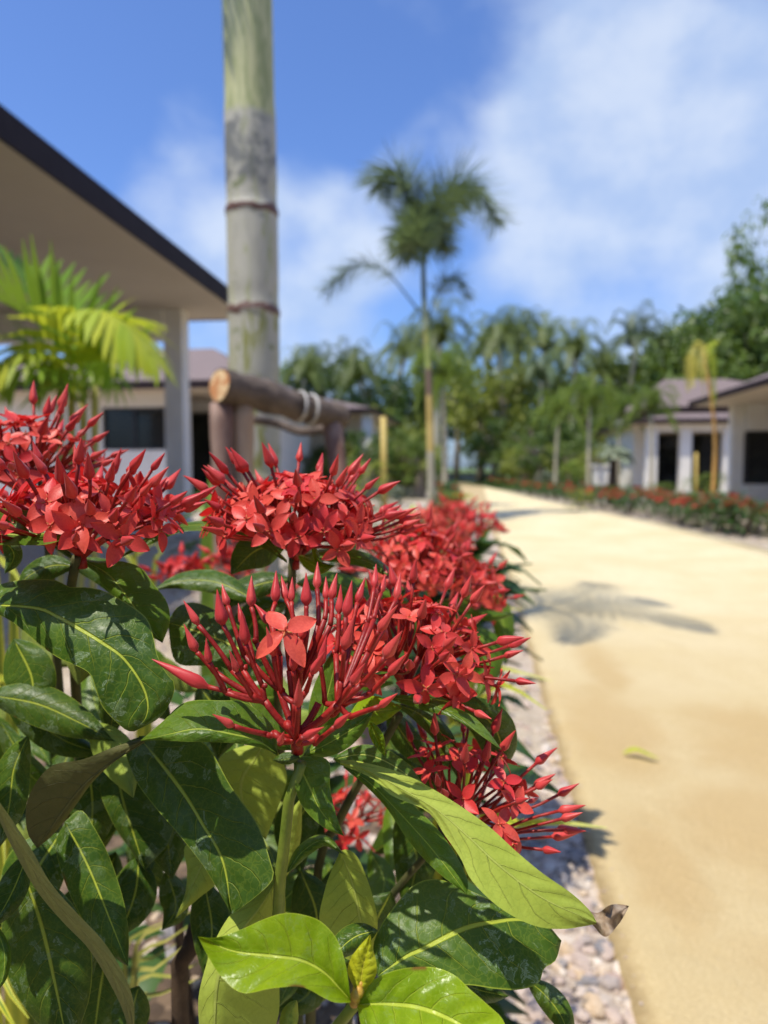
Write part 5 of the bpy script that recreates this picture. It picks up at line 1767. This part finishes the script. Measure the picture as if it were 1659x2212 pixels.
s1 = gp(960, .95)
strap('yellow-edged strap-leaved plant under the front shrub, its blades reaching over the path edge', s1,
      [[(930, 1680, .85), (905, 1600, .80), (880, 1550, .78)], [(960, 1680, .86), (940, 1600, .82), (985, 1560, .80)], [(985, 1700, .88), (975, 1620, .84), (960, 1555, .82)],
       [(1010, 1640, .95), (1060, 1492, .85), (1110, 1488, .80), (1182, 1534, .76)], [(1030, 1810, .82), (1100, 1782, .76), (1200, 1776, .72), (1312, 1788, .70)],
       [(930, 1720, .80), (960, 1640, .76), (1000, 1600, .74)], [(890, 1720, .86), (880, 1640, .84), (900, 1575, .82)]], .0125, MSTRAP)
s2 = gp(1000, 1.55)
strap('strap-leaved plant between the second and third ixora shrubs, tips poking out to the path', s2,
      [[(1010, 1450, 1.45), (1050, 1385, 1.35), (1100, 1368, 1.3)], [(1010, 1400, 1.5), (1060, 1318, 1.4), (1130, 1318, 1.35)], [(1020, 1480, 1.3), (1080, 1445, 1.2), (1195, 1472, 1.15)], [(960, 1420, 1.5), (940, 1370, 1.5)]], .012, MSTRAP)
s3 = gp(10, .95)
strap('strap-leaved plant low at the left edge behind the broad dark leaf', s3,
      [[(0, 1560, .9), (10, 1470, .85), (45, 1440, .8)], [(-20, 1560, .9), (0, 1500, .85), (40, 1480, .8)], [(20, 1600, .9), (30, 1520, .9), (55, 1490, .9)], [(-10, 1300, .95), (20, 1230, .9), (55, 1275, .85)], [(30, 1300, .95), (10, 1220, .95), (-20, 1190, .9)], [(-20, 1640, .8), (0, 1600, .75), (30, 1640, .7)]], .012, MSTRAP)
s4 = gp(-20, .72)
strap('yellow-striped strap-leaved plant in the bottom left corner', s4,
      [[(-30, 2080, .6), (10, 2130, .55), (62, 2200, .52)], [(-40, 2120, .58), (0, 2170, .54), (40, 2230, .5)], [(-30, 1800, .6), (0, 1760, .55), (12, 1900, .52)]], .008, MSTRAP)
s5 = gp(250, .82)
strap('thin yellowish grass tuft over the gravel beneath the front shrub', s5,
      [[(290, 2090, .75), (340, 2010, .72), (420, 1965, .70)], [(290, 2110, .75), (350, 2040, .72), (425, 1990, .70)], [(280, 2150, .74), (340, 2090, .70), (430, 2020, .68)], [(285, 2130, .76), (330, 2070, .74), (380, 2040, .72)], [(280, 2190, .74), (340, 2150, .70), (440, 2110, .66)],
       [(270, 2100, .8), (300, 2020, .78), (360, 1990, .76)], [(290, 2160, .72), (370, 2110, .68), (440, 2075, .66)]], .0042, MGRASSY)
s6 = gp(455, 1.35)
strap('light green strap-leaved plant rising beside the reddish post', s6, [[(452, 1150, 1.3), (455, 1080, 1.3), (448, 1005, 1.3)], [(440, 1150, 1.35), (425, 1110, 1.35), (420, 1070, 1.35)]], .013, MSTRAPG)
s7 = gp(300, 1.6)
strap('pale strap-leaved plant on the gravel behind the left flower heads', s7, [[(290, 1260, 1.55), (310, 1190, 1.5), (340, 1170, 1.45)], [(330, 1260, 1.5), (350, 1200, 1.5), (330, 1160, 1.5)], [(300, 1280, 1.5), (260, 1200, 1.5), (215, 1170, 1.5)]], .013, MSTRAP)

# ================================================================== ixora rows
MHL = mat_leafy('hedge leaf', (0.028, 0.075, 0.016), (0.075, 0.15, 0.03), (0.14, 0.26, 0.03), .2, .38, 3)


def shrub_foliage(mb, r, base, h, rad, n, Ls, zmin=.12):
    for k in range(n):
        a, q = r.random() * 6.283, r.random() ** .6
        z = h * (zmin + (.95 - zmin) * r.random() ** .7)
        rr_ = rad * q * (1 - .35 * max(0, z / h - .6) / .4)
        rr_ *= .78
        p = base + Vector((math.cos(a) * rr_, math.sin(a) * rr_, z))
        d = Vector((math.cos(a + r.uniform(-.8, .8)), math.sin(a + r.uniform(-.8, .8)), r.uniform(-.3, .5))).normalized()
        L = Ls * r.uniform(.75, 1.2)
        sd = d.cross(Vector((0, 0, 1))).normalized()
        up = sd.cross(d)
        pts = []
        for (q2, w, dz) in ((0, .1, 0), (.3, .9, .04), (.62, .85, 0), (1, .04, -.16)):
            c = p + d * (L * q2) + up * (L * dz)
            pts += [c - sd * (L * .21 * w) + up * (L * .03), c, c + sd * (L * .21 * w) + up * (L * .03)]
        fs = []
        for i in range(3):
            for j in (0, 1):
                fs.append((i * 3 + j, i * 3 + j + 1, i * 3 + j + 4, i * 3 + j + 3))
        mb.add(pts, fs)


def row_shrub(label, g, h, rad, nleaf, heads, group, seed, Ls=.12, hr=.042, explicit=None, nb=12, nf=22, zmin=.12):
    r = random.Random(seed)
    root = thing('ixora_shrub', label, 'shrub', g, group)
    b = MB()
    shrub_foliage(b, r, g, h, rad, nleaf, Ls, zmin)
    b.build('foliage', MHL, root)
    b = MB()
    for k in range(5):
        a = r.random() * 6.28
        b.tube(crom([g + Vector((.02 * k - .04, 0, 0)), g + Vector((math.cos(a) * rad * .3, math.sin(a) * rad * .3, h * .45)), g + Vector((math.cos(a) * rad * .55, math.sin(a) * rad * .55, h * .8))], 7), .006, 6)
    b.build('stem', MWOOD, root)
    spots = explicit or []
    for k in range(heads if not explicit else 0):
        a = r.random() * 6.28
        q = r.random() ** .5 * .85
        spots.append(g + Vector((math.cos(a) * rad * q, math.sin(a) * rad * q, h * (.98 - .30 * q * q + r.uniform(-.05, .03)))))
    for p in spots:
        d = (p - g - Vector((0, 0, h * .4)))
        d.normalize()
        mb, _e = cluster(root, p - Vector((0, 0, .03)), (d + Vector((0, 0, .9))).normalized(), hr, hr * .9, nb, nf, 85, r.randint(0, 9999), 1.0, None, merged=True)
        mb.build('flower_cluster', [MSTALK, MPETAL], root)
    return root


# second shrub, close behind on the path side: heads with separate florets
g2 = gp(850, .80)
rng2 = random.Random(6)
S2 = row_shrub('ixora shrub just behind the front one, its two red heads slightly blurred', g2, .66, .14, 90, 0, None, 61, .10, explicit=[P(862, 1215, .92)])
cluster(S2, P(900, 1280, .60), ax(.10, .2), .048, .054, 26, 44, 74, 31, 1.0, True)
cluster(S2, P(988, 1302, .66), ax(.40, .2), .040, .040, 14, 34, 74, 33, 1.0, True)
for (mid, w, d) in (([(1000, 1360), (1050, 1390), (1055, 1450), (1030, 1510)], 30, .58), ([(1010, 1290), (1065, 1300), (1090, 1360), (1092, 1440)], 24, .70), ([(940, 1300), (1010, 1310), (1060, 1330), (1115, 1325)], 16, .62), ([(880, 1300), (820, 1290), (760, 1270), (700, 1290)], 26, .6),
                    ([(960, 1330), (1000, 1380), (1030, 1420), (1040, 1470)], 34, .62)):
    leaf(S2, ML_MID, mid, w=(w, w), d=d, s=(.1, -.5), fold=.006, nu=16, nv=4)
# small heads seen between the leaves at the left
g3 = gp(430, 1.02)
row_shrub('ixora shrub with two small red heads seen between the left and middle flower heads', g3, .60, .15, 60, 0, None, 63, .10, .030, explicit=[P(392, 1205, .92), P(500, 1185, .96), P(560, 1240, .92)], nb=10, nf=14)

grp = 'ixora shrubs in a row along the left path edge'
row_shrub('third ixora shrub along the left path edge, dark leaves overhanging the sand', gp(985, 1.50), .78, .14, 200, 0, grp, 65, .105, .045, zmin=.5, explicit=[P(968, 1150, 1.30), P(925, 1112, 1.42), P(1036, 1118, 1.38), P(985, 1095, 1.55)])
rng = random.Random(15)
first = row_shrub('small ixora shrub with red heads, one of the row along the left path edge', Vector((-.30, 2.35, 0)), .69, .24, 230, 4, grp, 70, .11, .045)
first2 = row_shrub('small ixora shrub with red heads, one of the row along the left path edge', Vector((-.30, 3.1, 0)), .66, .26, 230, 5, grp, 71, .11, .045)
y = 3.8
k = 0
while y < 20:
    lab = 'small ixora shrub with red heads, one of the row along the left path edge'
    copy_thing(first if k % 2 else first2, (edge_at(LEFT, y) - .58 + rng.uniform(-.05, .05), y, 0), rng.uniform(0, 6), rng.uniform(.78, .95), lab, grp)
    y += .75 + .03 * y
    k += 1
# hedge on the right of the path
grp = 'low ixora hedge shrubs along the right path edge'
hp = [row_shrub('low red-flecked ixora shrub, one of the hedge along the right path edge', Vector((edge_at(RIGHT, 10.2) + .45, 10.2, 0)), .50, .36, 150, 7, grp, 80, .12, .045),
      row_shrub('low red-flecked ixora shrub, one of the hedge along the right path edge', Vector((edge_at(RIGHT, 10.7) + .75, 10.7, 0)), .48, .36, 150, 4, grp, 81, .12, .045),
      row_shrub('low hedge shrub thick with red heads, one of several below the white columns', Vector((edge_at(RIGHT, 11.4) + .42, 11.4, 0)), .46, .34, 130, 20, grp, 82, .12, .05)]
y = 9.6
k = 0
while y < 34:
    for row in range(2 if y < 26 else 1):
        lab = 'low red-flecked ixora shrub, one of the hedge along the right path edge'
        src = hp[rng.choice((0, 1, 1, 0, 2) if 11 < y < 16 else (0, 1, 1))]
        if src is hp[2]:
            lab = 'low hedge shrub thick with red heads, one of several below the white columns'
        if row == 0 and abs(y - 9.8) > .25 and abs(y - 11.4) < .2:
            continue
        copy_thing(src, (edge_at(RIGHT, y) + .40 + row * .62 + rng.uniform(-.1, .1), y + rng.uniform(-.15, .15), 0), rng.uniform(0, 6), rng.uniform(.85, 1.08), lab, grp)
    y += .56 + .012 * y
    k += 1

# yellow-green mounds in the beds
MCROT = mat_leafy('yellow mound leaf', (0.30, 0.36, 0.03), (0.58, 0.56, 0.06), (.5, .55, .06), .25, .5, 3)


def mound(label, g, h, rad, n, mat, seed, group=None, Ls=.11):
    b = MB()
    shrub_foliage(b, random.Random(seed), g, h, rad, n, Ls)
    root = thing('garden_plant', label, 'plant', g, group)
    b.build('foliage', mat, root)
    b = MB()
    b.tube([g, g + Vector((0, 0, h * .5))], [.012, .006], 6)
    b.build('stem', MWOOD, root)
    return root


mound('bright yellow low mound plant in the right hedge, at the foot of the young palms', gp(1252, 14.3), .48, .36, 140, MCROT, 3)
mound('yellowish low plant at the right end of the hedge', gp(1640, 9.9), .30, .25, 90, MCROT, 4)
mound('leafy orange-green shrub right of the far pavilion', gp(1240, 23), 1.15, .55, 170, MYOUNG, 5, Ls=.2)
mound('yellow-green plant at the foot of the tall foxtail palm', gp(985, 8.5), .62, .26, 110, MCROT, 6)
mound('yellow-green plant left of the foxtail palm foot', gp(890, 7.0), .50, .24, 110, MCROT, 7)
mound('grey-green plant under the far young palms, left of the white pillar', gp(1185, 24), .8, .6, 140, MGREY, 8, Ls=.2)
mound('green plant between the columns of the right villas', gp(1525, 16.5), .8, .6, 150, MYOUNG, 9, Ls=.2)
mound('green plant in front of the white columns, right of the shaggy small palm', gp(1430, 17), .55, .5, 130, MTREE, 10, Ls=.18)
mound('leafy dark plant below the timber rail on the left', gp(640, 4.6), .75, .4, 150, MTREE2, 12, Ls=.16)
mound('dark plant low beside the white left wall', gp(470, 5.5), .75, .35, 150, MTREE2, 13, Ls=.16)
mound('green plant with yellowish tips left of the bamboo stake', gp(790, 8.5), 1.0, .4, 150, MTREE3, 14, Ls=.16)
mound('dry pinkish low plant beside the second bamboo stake', gp(850, 10.5), .65, .4, 130, MGREY, 15, Ls=.14)
